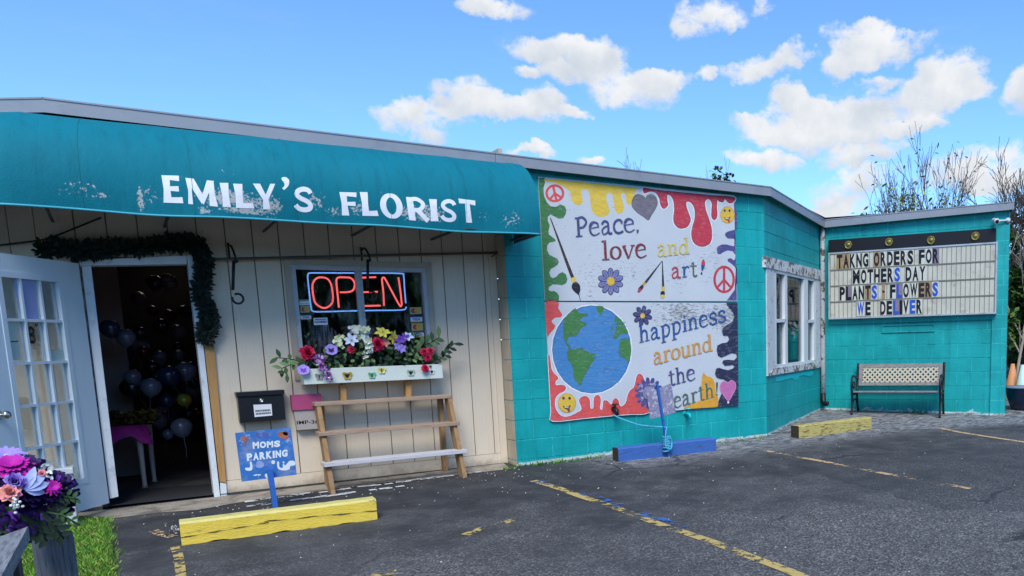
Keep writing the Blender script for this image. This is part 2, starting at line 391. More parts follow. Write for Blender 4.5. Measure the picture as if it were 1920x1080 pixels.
# ================================================================ building
def block_mat(name, pl, zc, col, beige=False):
    m, t, b, o = bare(name); P = t.n('ShaderNodeNewGeometry').outputs['Position']
    u = t.vm('DOT_PRODUCT', P, tuple(pl.u), out=1); z = t.sep(P)[2]
    cb = t.n('ShaderNodeCombineXYZ'); t.put(cb.inputs[0], t.m('SUBTRACT', u, pl.o.dot(pl.u))); t.put(cb.inputs[1], t.m('SUBTRACT', z, zc-.2032*20))
    br = t.n('ShaderNodeTexBrick'); t.put(br.inputs['Vector'], cb.outputs[0])
    br.inputs['Scale'].default_value = 1; br.inputs['Brick Width'].default_value = .4064; br.inputs['Row Height'].default_value = .2032
    br.inputs['Mortar Size'].default_value = .004; br.inputs['Mortar Smooth'].default_value = .6
    c = lin(col); big = t.noise(P, 1.6, 6, .62); fine = t.noise(P, 38, 5, .65)
    cc = t.mix(t.step(big, .3, .7), tuple(v*.82 for v in c[:3])+(1,), tuple(min(1, v*1.12+.006) for v in c[:3])+(1,))
    per = t.sep(br.outputs['Color'])[0]
    cc = t.mix(t.m('MULTIPLY', t.step(fine, .55, .75), .22), cc, tuple(min(1, v*1.35+.02) for v in c[:3])+(1,))
    cc = t.mix(t.m('MULTIPLY', br.outputs['Fac'], t.step(t.noise(P, 7, 4, .6), .32, .52)), cc, tuple(min(1, v*1.6+.05) for v in c[:3])+(1,))  # paler joints: highlight on the thick paint edges put into the colour
    st = t.noise(t.mapping(P, (9, 9, .7)), 1.5, 5, .6)
    cc = t.mix(t.m('MULTIPLY', t.step(st, .48, .70), .34), cc, tuple(v*.55 for v in c[:3])+(1,))
    px_, py_ = t.sep(P)[0], t.sep(P)[1]; zg = t.m('SUBTRACT', z, t.m('MULTIPLY_ADD', px_, .008, t.m('MULTIPLY', py_, .035)))
    low = t.step(t.m('ADD', zg, t.m('MULTIPLY', t.m('SUBTRACT', t.noise(P, 9, 8, .78), .5), t.m('MULTIPLY', t.step(t.noise(P, 1.7, 3, .5), .42, .62), .62 if pl is WING else .26))), .022, .04, True)
    if not beige:
        cc = t.mix(low, cc, (.50, .62, .60, 1))
        fl = t.m('MULTIPLY', t.step(t.noise(P, 16, 7, .7), .69, .71), t.step(z, .2, 1.4, True))
        cc = t.mix(fl, cc, (.40, .62, .62, 1))
    gr = t.m('MULTIPLY', t.step(t.m('ADD', zg if not beige else z, t.m('MULTIPLY', t.m('SUBTRACT', t.noise(P, 9, 6, .75), .5), .28)), -.03, .03, True), .75)
    cc = t.mix(gr, cc, (.06, .06, .05, 1))
    t.put(b.inputs['Base Color'], cc); b.inputs['Roughness'].default_value = .55; b.inputs['Specular IOR Level'].default_value = .35
    bn = t.n('ShaderNodeBump'); bn.inputs['Strength'].default_value = .55; bn.inputs['Distance'].default_value = .012
    h = t.m('ADD', t.m('MULTIPLY', br.outputs['Fac'], -.45), t.m('ADD', t.m('MULTIPLY', fine, .35), t.m('MULTIPLY', t.noise(P, 9, 6, .7), .9)))
    t.put(bn.inputs['Height'], h); t.put(b.inputs['Normal'], bn.outputs[0]); return m
ZC = FRONT.px(965, 826.7)[1]
TEAL = '#009b9c'
TF = block_mat('teal_block_paint', FRONT, ZC, TEAL); TA = block_mat('teal_block_paint_angled', ANGL, ZC, TEAL); TW = block_mat('teal_block_paint_wing', WING, ZC, TEAL)
BB = block_mat('beige_block_paint', Pl(-.40, .25, -90), ZC, '#b5a892', True)

def spans(u0, u1, z0, z1, ops):
    """the pieces of [u0,u1] left free of openings between z0 and z1, split where an opening starts or ends"""
    zs = sorted({z0, z1} | {z for o in ops for z in (o[2], o[3]) if z0 < z < z1})
    for a, b in zip(zs, zs[1:]):
        cur = u0; mid = (a+b)/2
        for o in sorted(ops):
            if o[2] < mid < o[3] and o[1] > u0 and o[0] < u1:
                if o[0] > cur: yield cur, min(o[0], u1), a, b
                cur = max(cur, o[1])
        if cur < u1-1e-4: yield cur, u1, a, b
def block_wall(pl, u0, u1, zb, zt, m, ops=(), thick=.2):
    mb = MB(); k0 = math.floor((zb-ZC)/.2032); z = ZC+k0*.2032; rj = random.Random(int(u1*100))
    while z < zt:
        a, b = max(z, zb), min(z+.2032, zt); off = rj.uniform(-.0015, .0015); g = rj.uniform(.0035, .0065)
        for p, q, c, d in spans(u0, u1, a, b, ops):
            bot = g if abs(c-z) < 1e-3 else 0; top = g if abs(d-z-.2032) < 1e-3 else 0
            r = [(p, c, -.0065*(bot > 0)), (q, c, -.0065*(bot > 0)), (p, c+bot, off), (q, c+bot, off), (p, d-top, off), (q, d-top, off), (p, d, -.0065*(top > 0)), (q, d, -.0065*(top > 0))]
            mb.add([pl.w(*v) for v in r], [(0, 1, 3, 2), (2, 3, 5, 4), (4, 5, 7, 6)], m)
            if abs(p-u0) < 1e-4: mb.add([pl.w(p, c, off), pl.w(p, d, off), pl.w(p, d, -thick), pl.w(p, c, -thick)], [(0, 1, 2, 3)], m)
            if abs(q-u1) < 1e-4: mb.add([pl.w(q, c, off), pl.w(q, d, off), pl.w(q, d, -thick), pl.w(q, c, -thick)], [(3, 2, 1, 0)], m)
        z += .2032
    for p, q, c, d in spans(u0+.02, u1-.02, zb, zt, ops): mb.pbox(pl, p, q, c, d, -thick, -.012, m)
    return mb
house = thing('florist_shop', 'low flat-roofed florist building of teal painted block and beige siding', 'shop building', (0, 0, 0))
block_wall(FRONT, -.395, E1.x, -.2, 2.93, TF).build('block_wall', house)
wo = [ANGL.px(*p) for p in ((1440, 490), (1539, 690))]
WU0, WU1 = ANGL.px(1444, 600)[0], ANGL.px(1533, 600)[0]; WZ0, WZ1 = ANGL.px(1440, 690)[1], ANGL.px(1440, 508)[1]
block_wall(ANGL, 0, SEGLEN, -.2, 2.93, TA, [(WU0, WU1, WZ0, WZ1)]).build('block_wall', house)
block_wall(WING, 0, WINGLEN, -.2, 2.93, TW).build('block_wall', house)
ret = Pl(-.40, .25, -90)                                # beige face of the block return beside the siding
mb = MB(); z = ZC-.2032*4; k = 0
while z < 2.9:
    for a, b in ((0.003, .247),):
        mb.hexa([V((-.40, .247, z+.004)), V((-.36, .247, z+.004)), V((-.36, .012, z+.004)), V((-.40, .012, z+.004)), V((-.40, .247, z+.199)), V((-.36, .247, z+.199)), V((-.36, .012, z+.199)), V((-.40, .012, z+.199))], BB)
    z += .2032
mb.box((-.372, .13, 1.35), .03, .22, 3.1, BB)
mb.build('block_return', house)
WEND = Pl(E3.x, E3.y, 40)
block_wall(WEND, 0, 6, -.2, 2.93, TW).build('block_wall', house)

# beige vertical siding
def siding_mat():
    m, t, b, o = bare('beige_siding'); P = t.n('ShaderNodeNewGeometry').outputs['Position']; c = lin('#d6c9b3')
    cc = t.mix(t.noise(P, 2.2, 6, .62), tuple(v*.84 for v in c[:3])+(1,), tuple(v*1.08 for v in c[:3])+(1,))
    gr = t.noise(t.mapping(P, (30, 30, 1.2)), 1.6, 6, .65)
    cc = t.mix(t.m('MULTIPLY', t.step(gr, .5, .75), .25), cc, tuple(v*.62 for v in c[:3])+(1,))
    sp = t.step(t.noise(P, 34, 3, .5), .74, .77); cc = t.mix(t.m('MULTIPLY', sp, .6), cc, (.10, .085, .06, 1))
    z = t.sep(P)[2]; d = t.step(t.m('ADD', z, t.m('MULTIPLY', t.m('SUBTRACT', t.noise(P, 6, 5, .7), .5), .3)), -.02, .10, True)
    cc = t.mix(t.m('MULTIPLY', d, .55), cc, (.17, .14, .10, 1))
    t.put(b.inputs['Base Color'], cc); b.inputs['Roughness'].default_value = .6; b.inputs['Specular IOR Level'].default_value = .3
    bn = t.n('ShaderNodeBump'); bn.inputs['Strength'].default_value = .3; bn.inputs['Distance'].default_value = .006
    t.put(bn.inputs['Height'], t.m('ADD', gr, t.noise(P, 12, 4))); t.put(b.inputs['Normal'], bn.outputs[0]); return m
SID = siding_mat(); GROOVE = M('siding_groove', '#80745f', .9)
DW = M('white_trim', '#d3dadd', .5, .12, 7, .1, 40, dirt=('#7d7868', 9, .64, .5))
DOORX = (-3.83, -2.995); WINX = (-2.285, -1.105); WINZ = (.955, 1.965)
def siding(pl, u0, u1, ref, ops, skirt=.14, base=-.02):
    mb = MB(); k = math.ceil((u0-ref)/.2032)
    cuts = [u0]+[ref+.2032*j for j in range(k, 60) if u0 < ref+.2032*j < u1]+[u1]
    for a, b in zip(cuts, cuts[1:]):
        for p, q, c, d in spans(a, b, base+skirt, 2.95, ops):
            l = .0045 if abs(p-a) < 1e-4 and a > u0 else 0; r = .0045 if abs(q-b) < 1e-4 and b < u1 else 0
            mb.pbox(pl, p+l, q-r, c, d, -.016, 0, SID)
    for p, q, c, d in spans(u0, u1, base, base+skirt-.004, ops): mb.pbox(pl, p, q, c, d, -.016, .006, SID)
    for p, q, c, d in spans(u0, u1, base, 2.95, ops): mb.pbox(pl, p, q, c, d, -.12, -.017, GROOVE)
    return mb
GR0 = BACK.px(400+418/3.4286, 444)[0] - BACK.o.x
siding(BACK, BX, -.4, GR0, [DOORX+(-.1, 1.985), WINX+WINZ]).build('siding_wall', house)
siding(LFT, -4, 0, 0, []).build('siding_wall', house)
mb = MB(); mb.pbox(BACK, -.475, -.405, -.02, 2.2, 0, .02, SID); mb.build('corner_board', house)

# fascia, soffit and roof
def meet(p, a, q, b):
    den = a.x*b.y-a.y*b.x; t = ((q.x-p.x)*b.y-(q.y-p.y)*b.x)/den; return p+a*t
dF = .10
c1 = V((-3.858, -dF, 0)); c2 = meet(V((0, -dF, 0)), V((1, 0, 0)), ANGL.o+ANGL.n*dF, ANGL.u); c3 = meet(ANGL.o+ANGL.n*dF, ANGL.u, WING.o+WING.n*dF, WING.u)
c4 = WING.w(WINGLEN+.06, 0, dF); c5 = c4 + WEND.u*6; c0 = c1-LFT.u*4
def zat(px, py, pl): return pl.px(px, py, dF)[1]
zt = [0, zat(80, 183, FRONT), zat(1430, 348.5, FRONT), zat(1540, 408, ANGL), zat(1899, 378, WING), 0]; zb = [0, zat(80, 210, FRONT), zat(1430, 366, FRONT), zat(1540, 423, ANGL), zat(1899, 392.5, WING), 0]
zt[0], zb[0], zt[5], zb[5] = zt[1]+.01, zb[1]+.02, zt[4], zb[4]
cs = [c0, c1, c2, c3, c4, c5]
FAS = M('grey_metal_fascia', '#93979d', .45, .07, 3, .05, 30, metal=.25, dirt=('#6d7278', 4, .6, .35))
mb = MB()
nrm = [LFT.n, V((0, -1, 0)), ANGL.n, WING.n, WEND.n]
for i in range(5):
    A, B = cs[i], cs[i+1]; L = (B-A).length; npan = max(1, round(L/3.0))
    for k in range(npan):
        f0, f1 = k/npan, (k+1)/npan; g = .0025/L
        f0 += g if k else 0; f1 -= g if k < npan-1 else 0
        pa, pb = A.lerp(B, f0), A.lerp(B, f1)
        za, zb_, zc_, zd = [zt[i]+(zt[i+1]-zt[i])*f for f in (f0, f1)]+[zb[i]+(zb[i+1]-zb[i])*f for f in (f0, f1)]
        nn = -nrm[i]*.018; kk = -nrm[i]*.12
        mb.hexa([pa+V((0, 0, zc_)), pb+V((0, 0, zd)), pb+nn+V((0, 0, zd)), pa+nn+V((0, 0, zc_)), pa+V((0, 0, za)), pb+V((0, 0, zb_)), pb+nn+V((0, 0, zb_)), pa+nn+V((0, 0, za))], FAS)
        e = nrm[i]*.006; u = V((0, 0, .012))        # drip lip and top flange
        mb.hexa([pa+e+V((0, 0, za-.008)), pb+e+V((0, 0, zb_-.008)), pb+kk+V((0, 0, zb_-.008)), pa+kk+V((0, 0, za-.008)), pa+e+V((0, 0, za+.004)), pb+e+V((0, 0, zb_+.004)), pb+kk+V((0, 0, zb_+.004)), pa+kk+V((0, 0, za+.004))], FAS)
mb.build('fascia', house)
RF = M('roof_membrane', '#4a4a4c', .9, .2, 3, .3, 30)
mb = MB(); bk = [WEND.w(6, 0, -.1), V((2, 9.5, 0)), V((-8.5, 9, 0))]
ring = [(p.x, p.y) for p in [c0-nrm[0]*.02, c1+V((.004, .02, 0)), c2+V((0, .02, 0)), c3-WING.n*.02-ANGL.n*.0, c4-WING.n*.02-WING.u*.02, c5-WING.u*.03]+bk]
mb.flat(ring, lambda x, y: V((x, y, 2.945)), RF)
mb.flat(ring, lambda x, y: V((x, y, 2.995)) if y > .5 else V((x, y, 2.96)), RF)
mb.build('roof', house)
ROT = M('rotten_header', '#4a3d35', .9, .5, 9, .6, 30, dirt=('#c9cfc6', 14, .58, .8))
mb = MB(); mb.pbox(FRONT, BX-.02, -.40, 2.62, 2.944, -.24, -.002, ROT); mb.build('header_board', house)

# room behind the front
INT = M('interior_wall', '#8b8780', .9, .2); CARP = M('interior_carpet', '#26272b', .95, .3, 20); INTD = M('interior_dark', '#2b2a2a', .9)
mb = MB()
mb.flat([(-6.6, .22), (-.42, .22), (-.42, 5), (-6.6, 5)], lambda x, y: V((x, y, .012)), CARP)
mb.flat([(-6.6, .3), (-.42, .3), (-.42, 5), (-6.6, 5)], lambda x, y: V((x, y, 2.6)), INTD)
mb.box((-3.5, 5, 1.3), 6.4, .05, 2.7, INTD); mb.box((-.44, 2.7, 1.3), .04, 4.7, 2.7, INTD); mb.box((-6.6, 2.7, 1.3), .04, 4.8, 2.7, INTD)
mb.build('interior', house)
mb = MB(); pu0, pu1 = hit(150, 600, (0, 1.95, 0), (0, 1, 0)).x, hit(237, 650, (0, 1.95, 0), (0, 1, 0)).x; mb.box(((pu0+pu1)/2, 1.95, 1.3), pu1-pu0, .06, 2.56, INT); mb.build('partition', house)
# door frame, pixel outlines on the siding plane
mb = MB()
for q, a, b in (([(350.5, 479), (362, 478), (413, 933), (402, 933)], -.12, .03), ([(148, 488), (350, 479), (350, 495), (150, 498)], -.12, .028), ([(153, 499), (170.5, 499), (222, 931), (206, 935)], -.12, .02)):
    mb.quadpx(BACK, q, a, b, DW)
mb.build('door_frame', house)
TIM = M('bare_timber', '#b98d55', .75, .35, 5, .25, 30, stretch=(6, 6, .8), dirt=('#7d5a30', 5, .6, .6))
mb = MB(); mb.quadpx(BACK, [(363, 479), (387, 479), (424, 905), (412, 903)], -.02, .025, TIM); mb.quadpx(BACK, [(412.5, 905), (424, 907), (426, 931), (414, 932)], -.02, .02, DW)
mb.build('door_stud', house)
STRIP = M('weathered_strip', '#8d8a84', .8, .5, 20, .4, 50, dirt=('#4e3c2e', 12, .5, .8))
mb = MB(); mb.quadpx(BACK, [(140, 495), (152, 499), (205, 935), (198, 939)], -.1, .012, STRIP); mb.build('hinge_strip', house)

# glass
def glass(name, tint=(.55, .6, .62, 1), k=.10, rough=.02, streak=0, fres=.6):
    m, t, b, o = bare(name); m.node_tree.nodes.remove(b); P = t.n('ShaderNodeNewGeometry').outputs['Position']
    tr = t.n('ShaderNodeBsdfTransparent'); tr.inputs[0].default_value = tint
    gl = t.n('ShaderNodeBsdfGlossy'); gl.inputs['Roughness'].default_value = rough; gl.inputs[0].default_value = (1, 1, 1, 1)
    lw = t.n('ShaderNodeLayerWeight'); lw.inputs[0].default_value = .35
    f = t.m('ADD', t.m('MULTIPLY', lw.outputs['Fresnel'], fres), k, clamp=True)
    if streak:
        df = t.n('ShaderNodeBsdfDiffuse'); df.inputs[0].default_value = (.5, .52, .54, 1)  # pale diffuse streaks painted into the pane stand in for reflections
        mx0 = t.n('ShaderNodeMixShader'); t.put(mx0.inputs[0], t.m('MULTIPLY', t.step(t.noise(t.mapping(P, (7, 7, 2.2)), 2.2, 7, .7), .48, .72), streak)); t.put(mx0.inputs[1], tr.outputs[0]); t.put(mx0.inputs[2], df.outputs[0]); base = mx0.outputs[0]
    else: base = tr.outputs[0]
    mx = t.n('ShaderNodeMixShader'); t.put(mx.inputs[0], f); t.put(mx.inputs[1], base); t.put(mx.inputs[2], gl.outputs[0])
    t.put(o.inputs[0], mx.outputs[0]); return m
GLASS = glass('window_glass', (.7, .74, .76, 1), .13, streak=.24); GLD = glass('door_glass', (.72, .76, .78, 1), .04)
# front window
ALU = M('grey_window_frame', '#adb4b8', .5, .15, 10, .05, 40, dirt=('#5c6062', 8, .62, .5))
mb = MB(); a, b, c, d = WINX+WINZ; t_ = .038
SG_ = M('beige_casing', '#aa9f8c', .65, .15)
mb.pbox(BACK, a-.05, b+.05, d, d+.05, 0, .022, SG_); mb.pbox(BACK, a-.05, a, c, d, 0, .02, SG_); mb.pbox(BACK, b, b+.05, c, d, 0, .02, SG_)
mb.pbox(BACK, a, a+t_, c, d, -.05, .012, ALU); mb.pbox(BACK, b-t_, b, c, d, -.05, .012, ALU); mb.pbox(BACK, a+t_, b-t_, d-t_, d, -.05, .010, ALU); mb.pbox(BACK, a+t_, b-t_, c, c+t_, -.05, .010, ALU)
um = BACK.px(676, 540)[0]+BACK.o.x
mb.pbox(BACK, um-.034, um-.006, c+t_, d-t_, -.045, .006, ALU); mb.pbox(BACK, um-.003, um+.024, c+t_, d-t_, -.05, -.004, ALU)
win = mb.build('window', house)
mb = MB(); mb.pbox(BACK, a+t_, um-.034, c+t_, d-t_, -.025, -.021, GLASS); mb.build('pane', win)
mb = MB(); mb.pbox(BACK, um+.024, b-t_, c+t_, d-t_, -.040, -.036, GLASS); mb.build('pane', win)
# window in the angled wall
FLK = M('flaking_white_paint', '#c5cbcd', .65, .15, 6, .4, 40, wear=('#77726b', 14, .615)); FLK2 = M('very_flaked_paint', '#c9cdcc', .7, .2, 6, .5, 40, wear=('#6a5f55', 11, .53))
VIN = M('white_vinyl', '#d3d9dc', .4, .06, 6)
mb = MB()
mb.quadpx(ANGL, [(1436, 480), (1540, 507), (1540, 525), (1436, 501)], -.02, .026, FLK2)
mb.quadpx(ANGL, [(1437.5, 501.5), (1452, 505), (1453.5, 691), (1439.5, 704)], -.02, .015, FLK)
mb.quadpx(ANGL, [(1529.5, 523), (1539.5, 525), (1539.5, 688), (1530, 690)], -.02, .014, FLK)
mb.quadpx(ANGL, [(1452, 690.5), (1537, 678), (1537, 689), (1440, 705)], -.02, .024, FLK2)
bay = mb.build('window', house)
mb = MB()
for q in ([(1452, 504), (1530, 523), (1530, 528), (1452, 511)], [(1452.5, 685), (1530, 674.5), (1530, 679), (1453, 690.5)], [(1452, 505), (1455.5, 506), (1456.5, 688), (1453, 689)], [(1526.5, 522), (1530, 523), (1530, 679), (1527, 679.5)]): mb.quadpx(ANGL, q, -.06, .012, VIN)
for q in ([(1471.5, 511), (1476, 512), (1477.5, 685), (1473, 686)], [(1507.5, 520), (1515, 522), (1515.5, 679), (1508, 680)], [(1454, 598), (1474, 597.5), (1474, 604), (1454, 605)], [(1513, 600), (1529, 599), (1529, 604.5), (1513, 605.5)]): mb.quadpx(ANGL, q, -.055, .010, VIN)
sash = mb.build('sash', bay)
mb = MB(); mb.pbox(ANGL, WU0+.02, WU1-.02, WZ0, WZ1, -.034, -.030, glass('bay_glass', (.80, .83, .85, 1), .04, fres=.12)); mb.build('pane', bay)
mb = MB()
mb.pbox(ANGL, WU0-.05, WU1+.35, WZ0-.6, WZ1+.3, -1.32, -1.28, INTD); mb.pbox(ANGL, WU0-.07, WU0-.05, WZ0-.6, WZ1+.3, -1.3, -.2, INT); mb.pbox(ANGL, WU1+.33, WU1+.35, WZ0-.6, WZ1+.3, -1.3, -.2, INT)
mb.pbox(ANGL, WU0-.05, WU1+.35, WZ0-.62, WZ0-.6, -1.3, -.2, INT); mb.pbox(ANGL, WU0-.05, WU1+.35, WZ1+.3, WZ1+.32, -1.3, -.2, INTD)
mb.build('interior', house)
SCR = M('insect_screen', '#3a3734', .8, .2, 30)
for q in ([(1456, 605), (1472, 604), (1473.5, 686), (1457, 688)], [(1515, 605), (1527, 604), (1527, 676), (1515.5, 678)]): mb = MB(); mb.quadpx(ANGL, q, -.075, -.07, SCR); mb.build('screen', bay)
PAT = M('fresh_teal_patch', '#00b9bd', .55, .1, 8)
mb = MB(); pp = [(1453, 707), (1524, 694.5), (1525, 702), (1517, 706), (1508, 703), (1498, 705), (1496, 711), (1490, 713), (1484, 709), (1472, 712), (1454, 716)]
pu = [ANGL.px(x, y) for x, y in pp]; mb.flat(pu, lambda x, y: ANGL.w(x, y, .0035), PAT); mb.build('paint_patch', house)
# downspout in the inner corner
PIPE = M('rusty_white_pipe', '#a9aeb0', .6, .25, 9, .3, 40, wear=('#54423a', 9, .56)); BLK = M('black_iron', '#15161a', .5, .2)
mb = MB(); q = WING.w(.05, 0, .06)
mb.tube([V((q.x, q.y, z)) for z in (.30, .8, 1.5, 2.2, 2.86)], .036, PIPE, 10)
sp = mb.build('downspout', house)
mb = MB(); mb.tube([V((q.x, q.y, .36)), V((q.x, q.y, .24)), WING.w(.08, .20, .10), WING.w(.14, .20, .16), WING.w(.15, .24, .17)], [.042, .042, .04, .03, .022], BLK, 8); mb.build('outlet', sp)

# open door with fifteen lights
hx, hy, hz = -3.800, .20, 0
DP = Pl(hx, hy, 57.93)
HU = 0.0; ur = DP.px(100, 528)[0]; ul = DP.px(30, 800)[0]; zT = DP.px(100, 526)[1]; zB = DP.px(157, 898)[1]
uR = (DP.px(100, 528)[0]+DP.px(157, 897)[0])/2; uL = (DP.px(23, 757)[0]+DP.px(42, 850)[0])/2
ztop = DP.px(134, 493)[1]; zbot = DP.px(204, 942)[1]
u0 = uL-(HU-uR)
DOORP = M('door_paint', '#d0dfe6', .45, .06, 4, .05, 20)
mb = MB(); dd = (-.022, .022)
mb.pbox(DP, u0, uL, zbot, ztop, *dd, DOORP); mb.pbox(DP, uR, HU, zbot, ztop, *dd, DOORP); mb.pbox(DP, uL, uR, zT, ztop, *dd, DOORP); mb.pbox(DP, uL, uR, zbot, zB, *dd, DOORP)
mo = .03
for e in (.027, ):
    mb.pbox(DP, uL-mo, uL+.012, zB-mo, zT+mo, -.028, e, DOORP); mb.pbox(DP, uR-.012, uR+mo, zB-mo, zT+mo, -.028, e, DOORP); mb.pbox(DP, uL+.012, uR-.012, zT-.012, zT+mo, -.028, e, DOORP); mb.pbox(DP, uL+.012, uR-.012, zB-mo, zB+.012, -.028, e, DOORP)
door = mb.build('door', house); tag(door, 'open white door with fifteen glass panes')
mb = MB()
for k in (1, 2): u = uL+(uR-uL)*k/3; mb.pbox(DP, u-.010, u+.010, zB+.012, zT-.012, -.016, .022, DOORP)
for k in range(1, 5):
    z = zB+(zT-zB)*k/5
    for j in range(3):
        a, b = uL+(uR-uL)*j/3, uL+(uR-uL)*(j+1)/3; mb.pbox(DP, a+(.012 if j == 0 else .010), b-(.012 if j == 2 else .010), z-.010, z+.010, -.016, .021, DOORP)
mb.build('muntins', door)
mb = MB(); mb.pbox(DP, uL, uR, zB, zT, -.003, .001, GLD); mb.build('pane', door)
CHR = M('brushed_nickel', '#c8c4bb', .25, .1, 5, metal=1)
mb = MB(); hu, hz_ = DP.px(3, 777); hp = DP.w(u0+.06, hz_, .022); mb.lathe([(.034, 0), (.034, .008), (.02, .012), (.012, .02), (.012, .045), (.026, .052), (.028, .065), (.018, .078), (0, .08)], hp, CHR, 16, DP.n); mb.build('handle', door)

# ================================================================ lettering in strokes (x-height 1, ascender 1.5)
def ell(cx, cy, rx, ry, a0=0, a1=360, n=18): return [(cx+rx*math.cos(rad(a0+(a1-a0)*i/n)), cy+ry*math.sin(rad(a0+(a1-a0)*i/n))) for i in range(n+1)]
def ringw(n, thick, thin): return [thin+(thick-thin)*abs(math.cos(2*PI*i/n)) for i in range(n+1)]
def sv(*p): return smooth_poly([(x, y) for x, y in p], 5, False)
LETTER = {
 'l': (.62, [([(.3, 0), (.3, 1.5)], .2), ([(.02, .04), (.58, .04)], .09), ([(.04, 1.44), (.34, 1.44)], .11)]),
 'o': (.98, [(ell(.46, .5, .36, .46), ringw(18, .2, .07))]),
 'v': (.98, [([(.1, .98), (.44, 0)], [.2, .13]), ([(.44, 0), (.82, .98)], [.09, .11]), ([(0, .97), (.3, .97)], .08), ([(.64, .97), (.96, .97)], .08)]),
 'e': (.92, [([(.12, .55), (.72, .62)], .07), (sv((.76, .56), (.70, .86), (.44, 1), (.18, .86), (.08, .5), (.18, .14), (.46, 0), (.84, .16)), [.09, .1, .11, .12, .13, .13, .12, .12, .12, .14, .16, .18, .2, .22, .22, .22, .22, .21, .2, .19, .18, .17, .16, .15, .14, .13, .12, .11, .11, .1, .1, .09, .09, .08, .08, .08])]),
 'a': (.98, [(sv((.12, .78), (.3, 1), (.54, .93), (.62, .7), (.62, .16), (.74, .02), (.9, .06)), .16), (sv((.62, .62), (.34, .56), (.12, .32), (.2, .04), (.44, .06), (.62, .26)), .12)]),
 'c': (.86, [(sv((.74, .78), (.62, .96), (.42, 1), (.18, .84), (.08, .5), (.18, .14), (.46, 0), (.8, .12)), .16), ([(.68, .7), (.76, .9)], .12)]),
 'n': (1.08, [([(.24, 0), (.24, 1)], .19), (sv((.24, .7), (.42, .95), (.64, .94), (.76, .7), (.76, 0)), .15), ([(.02, .04), (.44, .04)], .08), ([(.58, .04), (1, .04)], .08), ([(.04, .96), (.24, .96)], .09)]),
 'd': (1.05, [(ell(.4, .48, .32, .46), ringw(18, .17, .07)), ([(.74, 0), (.74, 1.5)], .18), ([(.52, 1.45), (.74, 1.45)], .09), ([(.74, .04), (.98, .04)], .09)]),
 'r': (.78, [([(.26, 0), (.26, 1)], .19), (sv((.26, .62), (.4, .92), (.58, .98), (.72, .86)), .12), ([(.04, .04), (.5, .04)], .08), ([(.04, .96), (.26, .96)], .09)]),
 't': (.74, [(sv((.34, 1.36), (.34, .6), (.34, .2), (.48, .02), (.68, .12)), .15), ([(.06, 1), (.66, 1)], .09), ([(.16, 1.2), (.36, 1.34)], .09)]),
 'h': (1.08, [([(.24, 0), (.24, 1.5)], .19), (sv((.24, .68), (.42, .95), (.64, .94), (.76, .7), (.76, 0)), .15), ([(.02, .04), (.46, .04)], .08), ([(.56, .04), (1, .04)], .08), ([(.04, 1.46), (.24, 1.46)], .09)]),
 'p': (1.02, [([(.24, -.48), (.24, 1)], .19), (sv((.24, .86), (.5, 1), (.78, .82), (.84, .48), (.7, .1), (.46, 0), (.24, .12)), .14), ([(.02, -.46), (.48, -.46)], .08), ([(.04, .96), (.24, .96)], .09)]),
 'i': (.56, [([(.28, 0), (.28, 1)], .19), ([(.06, .04), (.5, .04)], .08), ([(.08, .96), (.28, .96)], .09), ([(.26, 1.22), (.30, 1.36)], .16)]),
 's': (.84, [(sv((.7, .8), (.5, 1), (.2, .9), (.16, .66), (.44, .52), (.7, .34), (.66, .08), (.36, 0), (.1, .18)), .15), ([(.1, .06), (.1, .28)], .09), ([(.7, .72), (.7, .96)], .09)]),
 'u': (1.05, [(sv((.2, .98), (.2, .34), (.34, .04), (.58, .06), (.76, .3)), .16), ([(.76, .98), (.76, 0)], .17), ([(.02, .96), (.22, .96)], .09), ([(.58, .96), (.76, .96)], .09), ([(.76, .04), (.98, .04)], .09)]),
 'P': (1.08, [([(.26, 0), (.26, 1.48)], .2), (sv((.26, 1.42), (.62, 1.46), (.9, 1.1), (.66, .72), (.26, .7)), .15), ([(.02, .04), (.54, .04)], .1), ([(.02, 1.44), (.3, 1.44)], .1)]),
 ',': (.4, [([(.16, .1), (.12, -.16)], [.2, .08])]), '.': (.4, [([(.16, .12), (.13, -.14)], [.2, .09])]),
 '!': (.5, [([(.3, 1.46), (.26, .5)], [.2, .07]), ([(.22, .06), (.24, .2)], .15)]), ' ': (.6, []),
}
def word(mb, txt, fn, p0, p1, h, m, up=None, bold=1.0):
    """stroke lettering along a 2D baseline p0-p1, x-height h"""
    adv = sum(LETTER[c][0] for c in txt); dx, dy = (p1[0]-p0[0])/adv, (p1[1]-p0[1])/adv
    if up is None: up = (0, -1)
    x = 0
    for i, c in enumerate(txt):
        mm = m[i % len(m)] if isinstance(m, (list, tuple)) else m
        wd, st = LETTER[c]
        for k, (pts, ww) in enumerate(st):
            q = [(p0[0]+(x+a)*dx+b*h*up[0], p0[1]+(x+a)*dy+b*h*up[1]) for a, b in pts]
            sc = h*bold; ww = [v*sc for v in ww] if isinstance(ww, (list, tuple)) else ww*sc
            if isinstance(ww, list) and len(ww) != len(q): ww = [ww[min(len(ww)-1, int(i_*len(ww)/len(q)))] for i_ in range(len(q))]
            mb.ribbon(q, ww, (lambda f, kk: lambda a, b: f(a, b, kk*.00003))(fn, k), mm)
        x += wd
